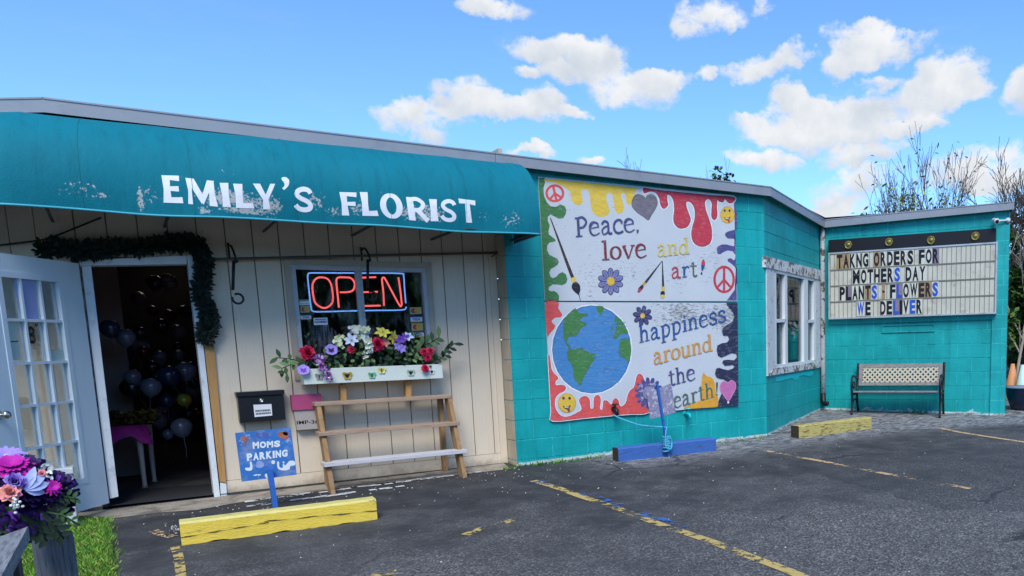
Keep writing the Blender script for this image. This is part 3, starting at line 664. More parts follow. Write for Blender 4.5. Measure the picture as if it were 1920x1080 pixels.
def text_polys(txt, bold=0, cond=1):
    """built-in sans lettering as flat triangles in a unit-height frame"""
    cu = bpy.data.curves.new('lettering', 'FONT'); cu.body = txt; cu.size = 1; cu.offset = bold; cu.fill_mode = 'FRONT'; cu.resolution_u = 3
    ob = bpy.data.objects.new('lettering', cu); COL.objects.link(ob)
    dg = bpy.context.evaluated_depsgraph_get(); me = bpy.data.meshes.new_from_object(ob.evaluated_get(dg))
    vs = [(v.co.x, v.co.y) for v in me.vertices]; fs = [tuple(p.vertices) for p in me.polygons]
    bpy.data.objects.remove(ob); bpy.data.curves.remove(cu); bpy.data.meshes.remove(me)
    x0, x1 = min(v[0] for v in vs), max(v[0] for v in vs); y0, y1 = min(v[1] for v in vs), max(v[1] for v in vs)
    return [((x-x0)/(x1-x0), (y-y0)/(y1-y0)) for x, y in vs], fs
def bil(q, x, y):                                        # quad TL TR BR BL, x right, y up
    tl, tr, br, bl = q; t = 1-y
    return tuple(tl[i]*(1-x)*(1-t)+tr[i]*x*(1-t)+br[i]*x*t+bl[i]*(1-x)*t for i in range(2))
def text(mb, txt, q, fn, m, bold=0):
    vs, fs = text_polys(txt, bold); mb.add([fn(*bil(q, x, y)) for x, y in vs], fs, m)

# ================================================================ awning
AX1 = -.305
PROF = [(-.012, 2.945), (-.12, 2.938), (-.26, 2.905), (-.38, 2.855), (-.48, 2.785), (-.56, 2.70), (-.61, 2.61), (-.638, 2.51), (-.648, 2.40), (-.642, 2.30), (-.632, 2.215)]
PROF = smooth_poly(PROF, 3, False)
def awning_mat():
    m, t, b, o = bare('teal_awning_fabric'); P = t.n('ShaderNodeNewGeometry').outputs['Position']; x, y, z = t.sep(P)[:3]
    c = lin('#006f80'); n1 = t.noise(P, 1.7, 5, .6)
    cc = t.mix(n1, tuple(v*.82 for v in c[:3])+(1,), tuple(v*1.12 for v in c[:3])+(1,))
    st = t.noise(t.mapping(P, (10, 3, .9)), 1.6, 5, .6); cc = t.mix(t.m('MULTIPLY', t.step(st, .48, .75), .34), cc, tuple(v*.45 for v in c[:3])+(1,))
    A = None                                             # zones where the coating has flaked off (centre x, z, half sizes)
    for (px, py, a, h, k) in FLAKE:
        p = awn(px, py); e = awn(px+10, py); l = (e-p).length/10
        dx = t.m('MULTIPLY', t.m('SUBTRACT', x, p.x), 1/(a*l)); dz = t.m('MULTIPLY', t.m('SUBTRACT', z, p.z), 1/(h*l))
        q = t.m('MULTIPLY', t.m('SUBTRACT', 1, t.m('MULTIPLY_ADD', dx, dx, t.m('MULTIPLY', dz, dz)), clamp=True), k)
        A = q if A is None else t.m('MAXIMUM', A, q)
    fl = t.noise(P, 46, 7, .68); v = t.m('ADD', fl, t.m('MULTIPLY', A, .26))
    on = t.step(A, 0, .03)
    cc = t.mix(t.m('MULTIPLY', t.step(v, .685, .70), on), cc, t.mix(t.noise(P, 70, 3), (.24, .24, .235, 1), (.50, .55, .56, 1)))
    t.put(b.inputs['Base Color'], cc); b.inputs['Roughness'].default_value = .75; b.inputs['Specular IOR Level'].default_value = .2
    bn = t.n('ShaderNodeBump'); bn.inputs['Strength'].default_value = .5; bn.inputs['Distance'].default_value = .03
    t.put(bn.inputs['Height'], t.m('ADD', t.noise(t.mapping(P, (1.6, 1, .8)), 3.2, 5), t.m('MULTIPLY', t.noise(P, 90, 2), .12))); t.put(b.inputs['Normal'], bn.outputs[0]); return m
def awn(px, py, lift=0):
    d = ray(px, py)
    for (y0, z0), (y1, z1) in zip(PROF, PROF[1:]):
        nn = V((0, z1-z0, -(y1-y0))).normalized(); t = (V((0, y0, z0))-CAM).dot(nn)/d.dot(nn); p = CAM+d*t
        if min(z0, z1)-1e-6 <= p.z <= max(z0, z1)+1e-6 and abs(p.y-(y0+y1)/2) < .15: return p - nn*lift if nn.y > 0 else p + nn*lift
    p = hit(px, py, (0, -.64, 0), (0, 1, 0)); return p+V((0, -lift, 0))
FLAKE = [(150, 355, 55, 30, .42), (185, 365, 30, 12, .6), (264, 375, 9, 34, 1.1), (285, 365, 28, 25, .55), (430, 372, 75, 26, 1.0), (500, 385, 40, 30, .95), (385, 395, 20, 14, .9), (460, 395, 70, 10, 1.0),
    (595, 375, 22, 26, .7), (625, 395, 24, 14, .7), (672, 390, 20, 20, .75), (770, 398, 40, 18, .9), (805, 400, 40, 22, .9), (720, 365, 18, 12, .45), (960, 413, 26, 18, .62), (905, 405, 25, 18, .35), (330, 330, 40, 10, .3), (425, 318, 30, 14, .34)]
AWN = awning_mat(); HEM = M('awning_piping', '#3fa3b4', .5, .15, 10); LETW = M('awning_letter_white', '#dfe4ea', .55, .1, 14, dirt=('#a7a49b', 18, .66, .6))
aw = thing('awning', 'long teal barrel awning with peeling white lettering over the shop entrance', 'awning', (-2.1, 0, 2.2))
cl = meet(V((0, 0, 0)), V((1, 0, 0)), LFT.o+LFT.n*.25, LFT.u)   # where the awning line turns
def awn_rows():
    rows = []; NX = 96; A0 = cl.x; ribs = 5
    for i in range(NX+1):                               # right end to the bend
        f = i/NX; x = AX1+(A0-AX1)*f; sag = .009*abs(math.sin(PI*ribs*f))**.8
        row = []
        for k, (y, z) in enumerate(PROF):
            s = k/(len(PROF)-1); w = math.sin(PI*min(1, s*1.05))
            wob = .010*math.sin(x*5.3+s*4)*s*s + .018*(noise.noise(V((x*2.2, s*2.5, 3)))) * s
            dz = 0 if s < .8 else .018*noise.noise(V((x*1.4, 0, 8)))*(s-.8)*5
            mit = (y*-1)*math.tan(rad(17)) * f**14       # lean into the mitre at the bend
            row.append(V((x-mit, y*(1-sag*w*1.2)-wob, z-sag*w*.9+dz)))
        rows.append(row)
    last = rows[-1]; dv = -LFT.u
    for k2 in range(1, 13):
        rows.append([p+dv*(k2*.2) for p in last])
    return rows
rows = awn_rows(); mb = MB(); nk = len(PROF)
mb.add([p for r in rows for p in r], [(i*nk+k, (i+1)*nk+k, (i+1)*nk+k+1, i*nk+k+1) for i in range(len(rows)-1) for k in range(nk-1)], AWN, True)
e = rows[0]; mb.add([p+V((0, 0, 0)) for p in e]+[V((AX1, -.012, 2.205))], [tuple(range(nk))+(nk,)], AWN)
AWS = M('awning_seam', '#00707c', .8, .2, 10)
for f in (2, 18, 35, 54, 72, 88): mb.tube([p+V((0, -.001, .001)) for p in rows[f]], .0022, AWS, 5)
mb.build('canopy', aw)
mb = MB(); mb.tube([r[-1]+V((0, -.003, 0)) for r in rows], .008, HEM, 6); mb.tube([e[-1], V((AX1, -.02, 2.205))], .008, HEM, 6)
mb.build('piping', aw)
STEEL = M('galvanised_frame', '#4b4d4f', .6, .2, 8)
mb = MB(); mb.tube([V((AX1-.02, -.61, 2.235)), V((cl.x, -.61, 2.235))], .013, STEEL, 6)
for k in range(6): x = AX1-.02-(AX1-cl.x-.05)*k/5; mb.tube([V((x, -.61, 2.235)), V((x, .22, 2.235))], .012, STEEL, 6)
mb.build('frame', aw)
# letters: flared capitals, each in its own pixel quad
CAPS = {
 'E': [([(.0, 0), (.06, .5), (.0, 1), (.42, 1), (.40, .5), (.44, 0)], 0), ([(.3, 1), (.92, 1), (.90, .80), (.3, .84)], 0), ([(.3, .6), (.84, .62), (.84, .42), (.3, .44)], 0), ([(.3, .2), (.98, .22), (1, 0), (.3, 0)], 0)],
 'F': [([(.0, 0), (.06, .5), (.0, 1), (.42, 1), (.40, .5), (.46, 0)], 0), ([(.3, 1), (1, 1), (.98, .80), (.3, .84)], 0), ([(.3, .58), (.9, .60), (.9, .41), (.3, .43)], 0)],
 'M': [([(.0, 0), (.06, .5), (.02, 1), (.24, 1), (.18, .5), (.16, 0)], 0), ([(.02, 1), (.3, 1), (.58, .30), (.47, .04)], 0), ([(.74, 1), (.98, 1), (.52, .02), (.45, .22)], 0), ([(.76, 1), (.96, 1), (.95, .5), (1, 0), (.72, 0), (.76, .5)], 0)],
 'I': [([(0, 0), (.1, .5), (0, 1), (1, 1), (.9, .5), (1, 0)], 0)],
 'L': [([(.0, 0), (.06, .5), (.0, 1), (.5, 1), (.44, .5), (.44, 0)], 0), ([(.3, .2), (.96, .23), (1, 0), (.3, 0)], 0)],
 'Y': [([(0, 1), (.32, 1), (.58, .46), (.4, .36)], 0), ([(.78, 1), (1, 1), (.62, .38), (.46, .46)], 0), ([(.36, 0), (.40, .45), (.62, .45), (.66, 0)], 0)],
 'T': [([(0, 1), (1, 1), (.98, .78), (.5, .82), (.02, .80)], 0), ([(.34, 0), (.38, .85), (.64, .85), (.70, 0)], 0)],
}
from mathutils.bvhtree import BVHTree
BV = BVHTree.FromPolygons([p for r in rows for p in r], [(i*nk+k, (i+1)*nk+k, (i+1)*nk+k+1, i*nk+k+1) for i in range(len(rows)-1) for k in range(nk-1)])
def awl(px, py, lift):
    h = BV.ray_cast(CAM, ray(px, py))
    if h[0] is None: return awn(px, py, lift)
    n = h[1] if h[1].dot(CAM-h[0]) > 0 else -h[1]
    return h[0]+n*lift
mb = MB(); A3 = lambda x, y: awl(x, y, .0022)
def crop(ox, oy, s, q): return [(ox+x/s, oy+y/s) for x, y in q]
def cap(c, q):
    if c in CAPS:
        for pts, _ in CAPS[c]:
            dense = []
            for (x0, y0), (x1, y1) in zip(pts, pts[1:]+pts[:1]):
                for k in range(3): dense.append((x0+(x1-x0)*k/3, y0+(y1-y0)*k/3))
            mb.flat([bil(q, x, y) for x, y in dense], A3, LETW)
    else:
        tl, tr, br, bl = q; wpx = math.dist(bl, br); hpx = math.dist(tl, bl)
        st = {'O': [(ell(.5, .5, .36, .42, 0, 360, 28), [v*1 for v in ringw(28, .27, .17)])],
              'S': [(sv((.90, .74), (.80, .86), (.55, .90), (.28, .82), (.2, .68), (.36, .55), (.66, .44), (.82, .3), (.74, .15), (.48, .10), (.22, .15), (.08, .28)), .24)],
              'R': [([(.17, 0), (.18, 1)], .32), (sv((.2, .9), (.55, .92), (.82, .72), (.6, .48), (.2, .46)), .19), ([(.45, .5), (.92, .02)], [.22, .26])],
              "'": [(sv((.3, .8), (.62, .82), (.8, .6), (.74, .32), (.4, .08)), [.3+.35*max(0, 1-abs(i-8)/9) for i in range(21)])]}[c]
        for k, (pts, ww) in enumerate(st):
            if len(pts) == 2:
                (x0, y0), (x1, y1) = pts; wa, wb = ww if isinstance(ww, list) else (ww, ww)
                pts = [(x0+(x1-x0)*i/8, y0+(y1-y0)*i/8) for i in range(9)]; ww = [wa+(wb-wa)*i/8 for i in range(9)]
            ww = ww if isinstance(ww, list) else [ww]*len(pts); n_ = len(pts); Ls = []; Rs = []
            ar = hpx/wpx if c != 'O' else hpx/wpx
            for i, (x, y) in enumerate(pts):
                a = pts[max(0, i-1)]; b2 = pts[min(n_-1, i+1)]
                if c == 'O': a = pts[i-1] if i else pts[-2]; b2 = pts[i+1] if i < n_-1 else pts[1]
                tx, ty = (b2[0]-a[0]), (b2[1]-a[1])*ar; l = math.hypot(tx, ty) or 1; w_ = ww[i]/2
                Ls.append((x-ty/l*w_, y+tx/l*w_/ar)); Rs.append((x+ty/l*w_, y-tx/l*w_/ar))
            mb.add([awl(*bil(q, x, y), .0022+.0002*k) for x, y in Ls+Rs], [(i, i+1, n_+i+1, n_+i) for i in range(n_-1)], LETW)
for c, q in zip("EMILY'S", ([(135, 172), (350, 178), (383, 487), (160, 480)], [(398, 200), (735, 238), (772, 526), (438, 494)], [(790, 258), (888, 258), (918, 532), (828, 528)], [(942, 266), (1150, 275), (1182, 545), (975, 540)],
    [(1165, 266), (1415, 268), (1455, 560), (1180, 552)], [(1455, 188), (1565, 192), (1565, 342), (1465, 340)], [(1605, 296), (1825, 302), (1865, 595), (1635, 585)])): cap(c, crop(280, 300, 6, q))
mb.build('lettering', aw)
mb = MB()
for c, q in zip('FLORIST', ([(165, 138), (312, 142), (325, 340), (188, 338)], [(340, 138), (475, 140), (502, 343), (364, 341)], [(500, 148), (692, 150), (724, 367), (528, 364)], [(733, 180), (905, 186), (942, 392), (762, 378)],
    [(934, 198), (1000, 200), (1016, 388), (948, 388)], [(1020, 192), (1160, 198), (1182, 400), (1036, 396)], [(1185, 193), (1330, 212), (1345, 402), (1205, 398)])): cap(c, crop(600, 330, 4.571, q))
mb.build('lettering', aw)

# ================================================================ mural: two painted plywood sheets
def mural_board_mat():
    m, t, b, o = bare('painted_plywood'); P = t.n('ShaderNodeNewGeometry').outputs['Position']
    q = t.mapping(P, (4, 1, 15)); n1 = t.noise(q, 4.2, 8, .78); n2 = t.noise(P, 1.3, 4, .6)
    cc = t.mix(t.noise(P, 3, 4), (.46, .50, .54, 1), (.56, .60, .63, 1))
    k = t.m('ADD', n1, t.m('MULTIPLY', t.m('SUBTRACT', n2, .5), .5))
    z, x = t.sep(P)[2], t.sep(P)[0]
    bad = t.m('MULTIPLY', t.m('MULTIPLY', t.step(x, 1.0, 1.5), t.step(z, 1.15, 1.5)), t.step(z, 1.62, 1.66, True))
    k = t.m('ADD', k, t.m('MULTIPLY', bad, .13))
    cc = t.mix(t.m('MULTIPLY', t.step(k, .625, .665), .85), cc, (.13, .13, .13, 1))
    t.put(b.inputs['Base Color'], cc); b.inputs['Roughness'].default_value = .6; b.inputs['Specular IOR Level'].default_value = .3
    bn = t.n('ShaderNodeBump'); bn.inputs['Strength'].default_value = .4; bn.inputs['Distance'].default_value = .006; t.put(bn.inputs['Height'], n1); t.put(b.inputs['Normal'], bn.outputs[0]); return m
PLY = mural_board_mat(); PED = M('plywood_edge', '#5d5348', .9, .3, 20)
def mp(name, col, var=.24): return M('mural_'+name, col, .6, var, 7, .35, 40, stretch=(1.4, 1, 4), dirt=('#9a9ca2', 13, .60, .38))
GRN, YLW, RED, REDO, DRED = mp('green', '#3f7a45'), mp('yellow', '#e2c145'), mp('red', '#c23a4b'), mp('coral', '#dc5450'), mp('dark_red', '#7d2f38')
PUR, NAVY, GRY, ORG, PNK = mp('purple', '#4f4c86'), mp('navy', '#262c4a'), mp('grey', '#77727c', .4), mp('orange', '#dfa028'), mp('pink', '#c46fa6')
BLUE, LBL, LAND, INK, BRN = mp('ocean', '#4384bd', .22), mp('royal', '#23528f'), mp('land', '#437f43', .25), mp('ink', '#1d2230'), mp('brown', '#3c2d33')
SMI, VIO, PET, PALEY, WHI, OCH, DGR, HAL = mp('smiley', '#e0b93a'), mp('violet', '#474a7c'), mp('petal', '#7c7fb0', .3), mp('faded_yellow', '#d9c566', .35), mp('white', '#dde3e8'), mp('ochre', '#cf9a4e', .25), mp('dark_green', '#4d6b5c'), mp('pale_halo', '#e3e9ee')
OR = {'A': (1000, 330), 'B': (1200, 330), 'C': (1000, 450), 'D': (1200, 450), 'E': (1015, 560), 'F': (1200, 560), 'G': (1015, 680), 'H': (1200, 680)}
def cc_(k, pts): return [(OR[k][0]+x/9, OR[k][1]+y/9) for x, y in pts]
DB = .022
lay = [0]
def mfn(x, y, e=0): return FRONT.P(x, y, DB, .00009*lay[0]+e)
def shape(mb, pts, m, outline=None, ow=1.2, halo=0, n=4):
    p = smooth_poly(pts, n)
    if halo: lay[0] += 1; mb.ribbon(p, halo, mfn, HAL, True)
    lay[0] += 1; mb.flat(p, mfn, m)
    if outline: lay[0] += 1; mb.ribbon(p, ow, mfn, outline, True)
def strokes(mb, pts, w, m, closed=False): lay[0] += 1; mb.ribbon(pts, w, mfn, m, closed)
def disc(mb, cx, cy, rx, ry, m, outline=None, ow=1.2): shape(mb, ell(cx, cy, rx, ry, 0, 345, 23), m, outline, ow, 0, 1)
def mword(mb, *a, **k): lay[0] += 1; word(mb, a[0], mfn, *a[1:], **k)
def board(mb, q):
    mb.quadpx(FRONT, q, .008, DB, PLY)
def peace(mb, cx, cy, rx, ry, w, m, tilt=0):
    strokes(mb, [(x, y) for x, y in ell(cx, cy, rx, ry, 0, 360, 32)], w, m)
    strokes(mb, [(cx-tilt, cy-ry), (cx+tilt, cy+ry)], w, m); strokes(mb, [(cx, cy), (cx-rx*.72+tilt, cy+ry*.66)], w*.9, m); strokes(mb, [(cx, cy), (cx+rx*.72+tilt, cy+ry*.66)], w*.9, m)
def daisy(mb, cx, cy, n, r, c1, c2, cen, rc, ph=0):
    for i in range(n):
        a = 2*PI*i/n+ph; ux, uy = math.cos(a), math.sin(a); vx, vy = -uy, ux
        q = [(cx+ux*r*s+vx*r*w, cy+(uy*r*s+vy*r*w)*1.05) for s, w in ((.2, -.06), (.55, -.19), (.85, -.17), (1, 0), (.85, .17), (.55, .19), (.2, .06))]
        shape(mb, q, c1, c2, 1.1, 0, 3); strokes(mb, [(cx+ux*r*.4, cy+uy*r*.4), (cx+ux*r*.8, cy+uy*r*.8)], .9, VIO)
    disc(mb, cx, cy, rc, rc*1.1, cen, OCH, .9)
def smiley(mb, cx, cy, rx, ry, tongue):
    disc(mb, cx, cy, rx, ry, SMI, OCH, 1.3)
    for sx in (-.40, .30): disc(mb, cx+sx*rx, cy-ry*.5, rx*.15, ry*.16, INK)
    shape(mb, [(cx-rx*.5, cy+ry*.26), (cx-rx*.1, cy+ry*.42), (cx+rx*.4, cy+ry*.24), (cx+rx*.25, cy+ry*.62), (cx-rx*.1, cy+ry*.68), (cx-rx*.36, cy+ry*.5)], BRN)
    strokes(mb, [(cx-rx*.3, cy+ry*.42), (cx-rx*.05, cy+ry*.5), (cx+rx*.25, cy+ry*.4)], 1.2, WHI)
    shape(mb, [(cx+rx*.0, cy+ry*.62), (cx+rx*.25, cy+ry*.5), (cx+rx*.34, cy+ry*.9), (cx+rx*.15, cy+ry*.97)], tongue)

mb = MB(); board(mb, [(1009, 331), (1376, 366), (1382.3, 564.8), (1021.7, 563.8)])
green = cc_('A', [(85, 35), (190, 25), (197, 110), (172, 200), (180, 330), (225, 440), (290, 510), (380, 520), (460, 480), (530, 510), (560, 580), (545, 650), (500, 715), (430, 722), (350, 680), (290, 650), (245, 690), (245, 760), (277, 830), (270, 880), (255, 930), (265, 990), (320, 1030), (370, 1070), (378, 1100)]) + \
    cc_('C', [(340, 32), (270, 45), (235, 95), (232, 170), (270, 250), (340, 285), (400, 310), (432, 365), (410, 420), (350, 460), (295, 490), (270, 550), (290, 620), (330, 645), (390, 620), (430, 570), (490, 540), (550, 580), (577, 660), (555, 730), (490, 765), (420, 755), (330, 750), (270, 790), (255, 840), (290, 865), (350, 860), (400, 890), (432, 940), (432, 1024), (198, 1024)])
def sharp(mb, pts, m): lay[0] += 1; mb.flat(pts, mfn, m)
sharp(mb, green, GRN)
shape(mb, cc_('A', [(205, 50), (700, 90), (1100, 130), (1500, 175), (1725, 200), (1735, 240), (1690, 330), (1680, 400), (1650, 470), (1600, 480), (1570, 430), (1555, 330), (1520, 280), (1480, 320), (1500, 420), (1530, 520), (1510, 600), (1440, 635), (1390, 600), (1365, 520), (1350, 400), (1330, 310), (1280, 280), (1235, 310), (1235, 400), (1270, 520), (1285, 600), (1250, 660), (1170, 690), (1080, 680), (1010, 620), (975, 540), (960, 420), (945, 300), (910, 240), (850, 220), (810, 250), (820, 340), (835, 430), (800, 485), (740, 490), (680, 460), (640, 380), (620, 270), (570, 220), (480, 160), (350, 110), (230, 100)]), YLW)
red = cc_('B', [(62, 200), (250, 232), (700, 278), (1200, 325), (1580, 355), (1580, 430), (1520, 460), (1470, 430), (1430, 375), (1400, 440), (1340, 430), (1305, 400), (1295, 500), (1300, 680), (1255, 740), (1210, 690), (1210, 560), (1215, 470), (1180, 400), (1130, 390), (1095, 440), (1105, 560), (1160, 720), (1205, 880), (1210, 1040), (1180, 1130), (1120, 1175), (1050, 1190), (970, 1175), (900, 1110), (870, 1000), (880, 880), (920, 740), (930, 620), (910, 520), (860, 450), (800, 430), (775, 470), (800, 580), (840, 680), (850, 760), (800, 850), (720, 885), (640, 870), (580, 800), (565, 700), (580, 580), (570, 440), (540, 360), (490, 315), (455, 330), (460, 430), (470, 490), (420, 545), (380, 540), (345, 480), (330, 390), (290, 310), (230, 265), (160, 260), (100, 285), (65, 280)])
shape(mb, red, RED, DRED, 1.0, 4.5)
shape(mb, cc_('B', [(95, 372), (120, 330), (190, 312), (255, 345), (292, 425), (285, 500), (240, 590), (190, 665), (140, 745), (60, 690), (-60, 605), (-140, 490), (-105, 350), (-40, 310), (40, 330)]), GRY, INK, .7)
purple = cc_('B', [(1585, 440), (1625, 560), (1642, 700), (1632, 850), (1590, 910), (1500, 930), (1440, 960), (1435, 1010), (1480, 1055), (1580, 1060), (1612, 1095), (1615, 1140), (1590, 1185), (1530, 1175), (1460, 1155), (1380, 1155), (1312, 1190), (1295, 1250), (1305, 1310), (1350, 1325), (1400, 1290), (1480, 1255), (1560, 1270), (1610, 1330), (1605, 1400), (1580, 1420), (1530, 1385), (1475, 1400), (1482, 1440), (1540, 1480), (1600, 1530), (1642, 1640), (1642, 1780), (1600, 1910), (1540, 2000), (1480, 2080), (1460, 2102), (1634, 2104), (1620, 1500), (1600, 900)])
sharp(mb, purple, PUR)
peace(mb, 1040.2, 362.4, 15.5, 14.6, 4.6, REDO, 3.4); peace(mb, 1357.6, 524, 18.0, 23.5, 4.6, RED, 0)
smiley(mb, 1363.9, 402.8, 13, 15.5, RED)
strokes(mb, [(1031.7, 408.3), (1048, 452), (1060, 485), (1073.5, 520.5)], [1.6, 3.6, 5, 6.2], BRN); strokes(mb, [(1031.7, 408.3), (1048, 452)], [1.2, 1.8], INK)
strokes(mb, [(1074, 520), (1077.5, 529.5)], 8, YLW)
shape(mb, cc_('C', [(655, 745), (690, 712), (740, 715), (785, 770), (790, 850), (775, 910), (788, 980), (800, 1024), (782, 1000), (760, 930), (700, 880), (648, 810)]), INK)
strokes(mb, cc_('D', [(370, 355), (85, 725)]), [1.2, 4.6], INK); strokes(mb, cc_('D', [(90, 715), (40, 770)]), 5, OCH); shape(mb, cc_('D', [(40, 755), (55, 800), (20, 850), (-30, 860), (-25, 810)]), INK); shape(mb, cc_('D', [(5, 815), (20, 850), (-15, 885), (-45, 875), (-30, 830)]), RED)
strokes(mb, cc_('D', [(376, 355), (388, 790)]), [1.2, 4.4], INK); strokes(mb, cc_('D', [(388, 785), (388, 865)]), 6.6, PALEY); disc(mb, 1200+380/9, 450+900/9, 4.3, 4.4, INK); shape(mb, cc_('D', [(345, 930), (412, 925), (410, 965), (378, 990), (348, 970)]), PALEY)
daisy(mb, 1144.6, 527.5, 10, 24, PET, INK, SMI, 7.2, .3)
mword(mb, 'Peace.', (1079, 444.5), (1201, 433), 24.5, VIO, up=(-.06, -1)); mword(mb, 'love', (1128, 488), (1214, 482), 24.5, DRED, up=(-.05, -1)); mword(mb, 'and', (1232, 481), (1294, 476), 21, PALEY, up=(-.04, -1))
mword(mb, 'art', (1258, 522), (1308, 518), 20, [RED, LBL, DGR], up=(-.03, -1))
shape(mb, cc_('D', [(1065, 325), (1092, 390), (1080, 460), (1045, 520), (1030, 470), (1035, 380)]), LBL); shape(mb, cc_('D', [(1065, 325), (1092, 390), (1085, 425), (1035, 410), (1040, 365)]), RED); disc(mb, 1200+1035/9, 450+560/9, 1.5, 2.2, INK)
tag(mb.build('mural_board'), 'upper painted plywood board reading Peace, love and art', 'mural', 'painted mural boards'); 

lay[0] = 0
mb = MB(); board(mb, [(1021.8, 566.4), (1382.4, 568), (1384.7, 759.5), (1035, 789.5)])
sharp(mb, smooth_poly(cc_('E', [(68, 62), (285, 60), (285, 150), (310, 200), (352, 270), (320, 315), (240, 322), (178, 372), (190, 410), (232, 450), (215, 510), (160, 570), (112, 640), (100, 640)]), 3), REDO)
shape(mb, cc_('E', [(118, 970), (140, 985), (155, 1080), (165, 1170), (205, 1255), (255, 1300), (283, 1345), (240, 1390), (235, 1435), (260, 1465), (330, 1455), (390, 1470), (413, 1510), (380, 1560), (300, 1600), (240, 1670), (225, 1760), (240, 1860), (290, 1940), (360, 1990), (450, 1990), (540, 1960), (610, 1920), (668, 1890), (680, 1840), (660, 1780), (640, 1720), (670, 1670), (740, 1645), (800, 1680), (817, 1740), (822, 1840), (850, 1860), (883, 1840), (885, 1720), (900, 1660), (950, 1625), (990, 1660), (1000, 1740), (985, 1840), (1010, 1880), (1035, 1860), (1045, 1760), (1060, 1720), (1120, 1730), (1150, 1770), (1195, 1790), (1205, 1730), (1250, 1680), (1300, 1720), (1310, 1780), (1350, 1825), (1410, 1780), (1440, 1720), (1460, 1630), (1500, 1550), (1560, 1500), (1590, 1410), (1610, 1310), (1650, 1270), (1700, 1295), (1740, 1380), (1800, 1480), (1860, 1700), (1800, 1920), (1500, 1945), (1230, 1965), (700, 2015), (192, 2060), (170, 1900), (140, 1400)]), REDO, RED, .9, 3.5, 3)
disc(mb, 1015+850/9, 560+857/9, 76.5, 85, HAL); disc(mb, 1015+850/9, 560+857/9, 73.6, 82, BLUE, LBL, 1.1)
shape(mb, cc_('E', [(560, 170), (590, 185), (640, 240), (765, 262), (770, 290), (700, 310), (650, 360), (690, 390), (752, 410), (740, 450), (660, 510), (620, 590), (560, 630), (480, 640), (432, 700), (440, 760), (485, 800), (480, 850), (440, 800), (390, 700), (373, 560), (380, 400), (430, 285)]), LAND, DGR, .8)
shape(mb, cc_('E', [(450, 850), (490, 855), (560, 850), (680, 840), (750, 880), (830, 920), (920, 945), (880, 1040), (825, 1120), (770, 1230), (720, 1310), (690, 1380), (665, 1465), (600, 1410), (555, 1350), (540, 1230), (510, 1110), (450, 1030), (438, 930)]), LAND, DGR, .8)
shape(mb, cc_('E', [(925, 128), (1045, 132), (1032, 230), (1000, 290), (950, 220)]), LAND); shape(mb, cc_('E', [(1255, 300), (1320, 335), (1390, 420), (1440, 520), (1455, 585), (1340, 600), (1280, 660), (1240, 682), (1213, 640), (1250, 560), (1270, 450), (1238, 400)]), LAND, DGR, .7); shape(mb, cc_('E', [(1190, 455), (1205, 500), (1195, 560), (1172, 550)]), LAND)
shape(mb, cc_('E', [(1330, 690), (1400, 678), (1480, 690), (1505, 780), (1512, 880), (1498, 980), (1470, 1075), (1440, 1040), (1380, 990), (1310, 940), (1312, 850), (1325, 760)]), LAND, DGR, .7)
rb = random.Random(3)
for i in range(26):                                      # brush strokes on the sea
    x, y = rb.uniform(1095, 1160), rb.uniform(600, 725); 
    if ((x-1109)/70)**2+((y-655)/78)**2 < .9: strokes(mb, sv((x, y), (x+rb.uniform(5, 12), y+rb.uniform(-2, 1)), (x+rb.uniform(14, 24), y+rb.uniform(-3, 3))), .8, mp('wave', '#5f97c6'))
smiley(mb, 1062.8, 755.5, 16.2, 17.6, DRED)
daisy(mb, 1204.4, 592, 8, 18, VIO, INK, PALEY, 4.2, .2)
mword(mb, 'happiness', (1198, 643), (1362, 602), 21.5, LBL, up=(-.06, -1)); mword(mb, 'around', (1225, 684), (1337, 657), 21, OCH, up=(-.05, -1), bold=1.15); mword(mb, 'the', (1253, 724.5), (1305, 711), 20.5, VIO, up=(-.08, -1))
shape(mb, cc_('H', [(1070, 165), (1110, 220), (1200, 250), (1250, 330), (1270, 480), (1310, 600), (1300, 738), (1100, 758), (780, 778), (755, 742), (900, 690), (1000, 640), (1030, 560), (1035, 400), (1042, 250)]), ORG)
mword(mb, 'earth', (1263, 765.5), (1340, 745), 20, DGR, up=(-.06, -1)); strokes(mb, cc_('H', [(1295, 330), (1290, 500)]), [4.4, 1.6], DGR); disc(mb, 1200+1290/9, 680+540/9, 1.7, 2, DGR)
navy = cc_('F', [(1450, 72), (1480, 125), (1560, 220), (1590, 300), (1550, 390), (1450, 450), (1390, 500), (1380, 560), (1402, 622), (1480, 625), (1500, 690), (1460, 740), (1380, 750), (1300, 790), (1290, 870), (1310, 960), (1370, 990), (1440, 960), (1540, 915), (1620, 930), (1630, 990), (1580, 1040), (1480, 1030), (1400, 1040), (1382, 1080), (1430, 1130), (1500, 1125), (1560, 1110), (1590, 1140), (1560, 1180), (1480, 1205), (1400, 1190), (1330, 1165), (1280, 1180), (1260, 1260), (1290, 1330), (1350, 1350), (1420, 1360), (1430, 1400), (1380, 1580), (1320, 1720), (1310, 1820), (1658, 1793), (1650, 1000), (1640, 74)])
sharp(mb, navy, NAVY)
shape(mb, cc_('H', [(1480, 340), (1510, 312), (1545, 298), (1600, 340), (1608, 420), (1560, 530), (1485, 640), (1400, 540), (1345, 440), (1358, 350), (1400, 315), (1445, 315)]), PNK, mp('pale_pink', '#d98fbf'), 1.2); disc(mb, 1200+1482/9, 680+668/9, 1.9, 2.4, WHI)
tag(mb.build('mural_board'), 'lower painted plywood board with the blue and green earth', 'mural', 'painted mural boards')

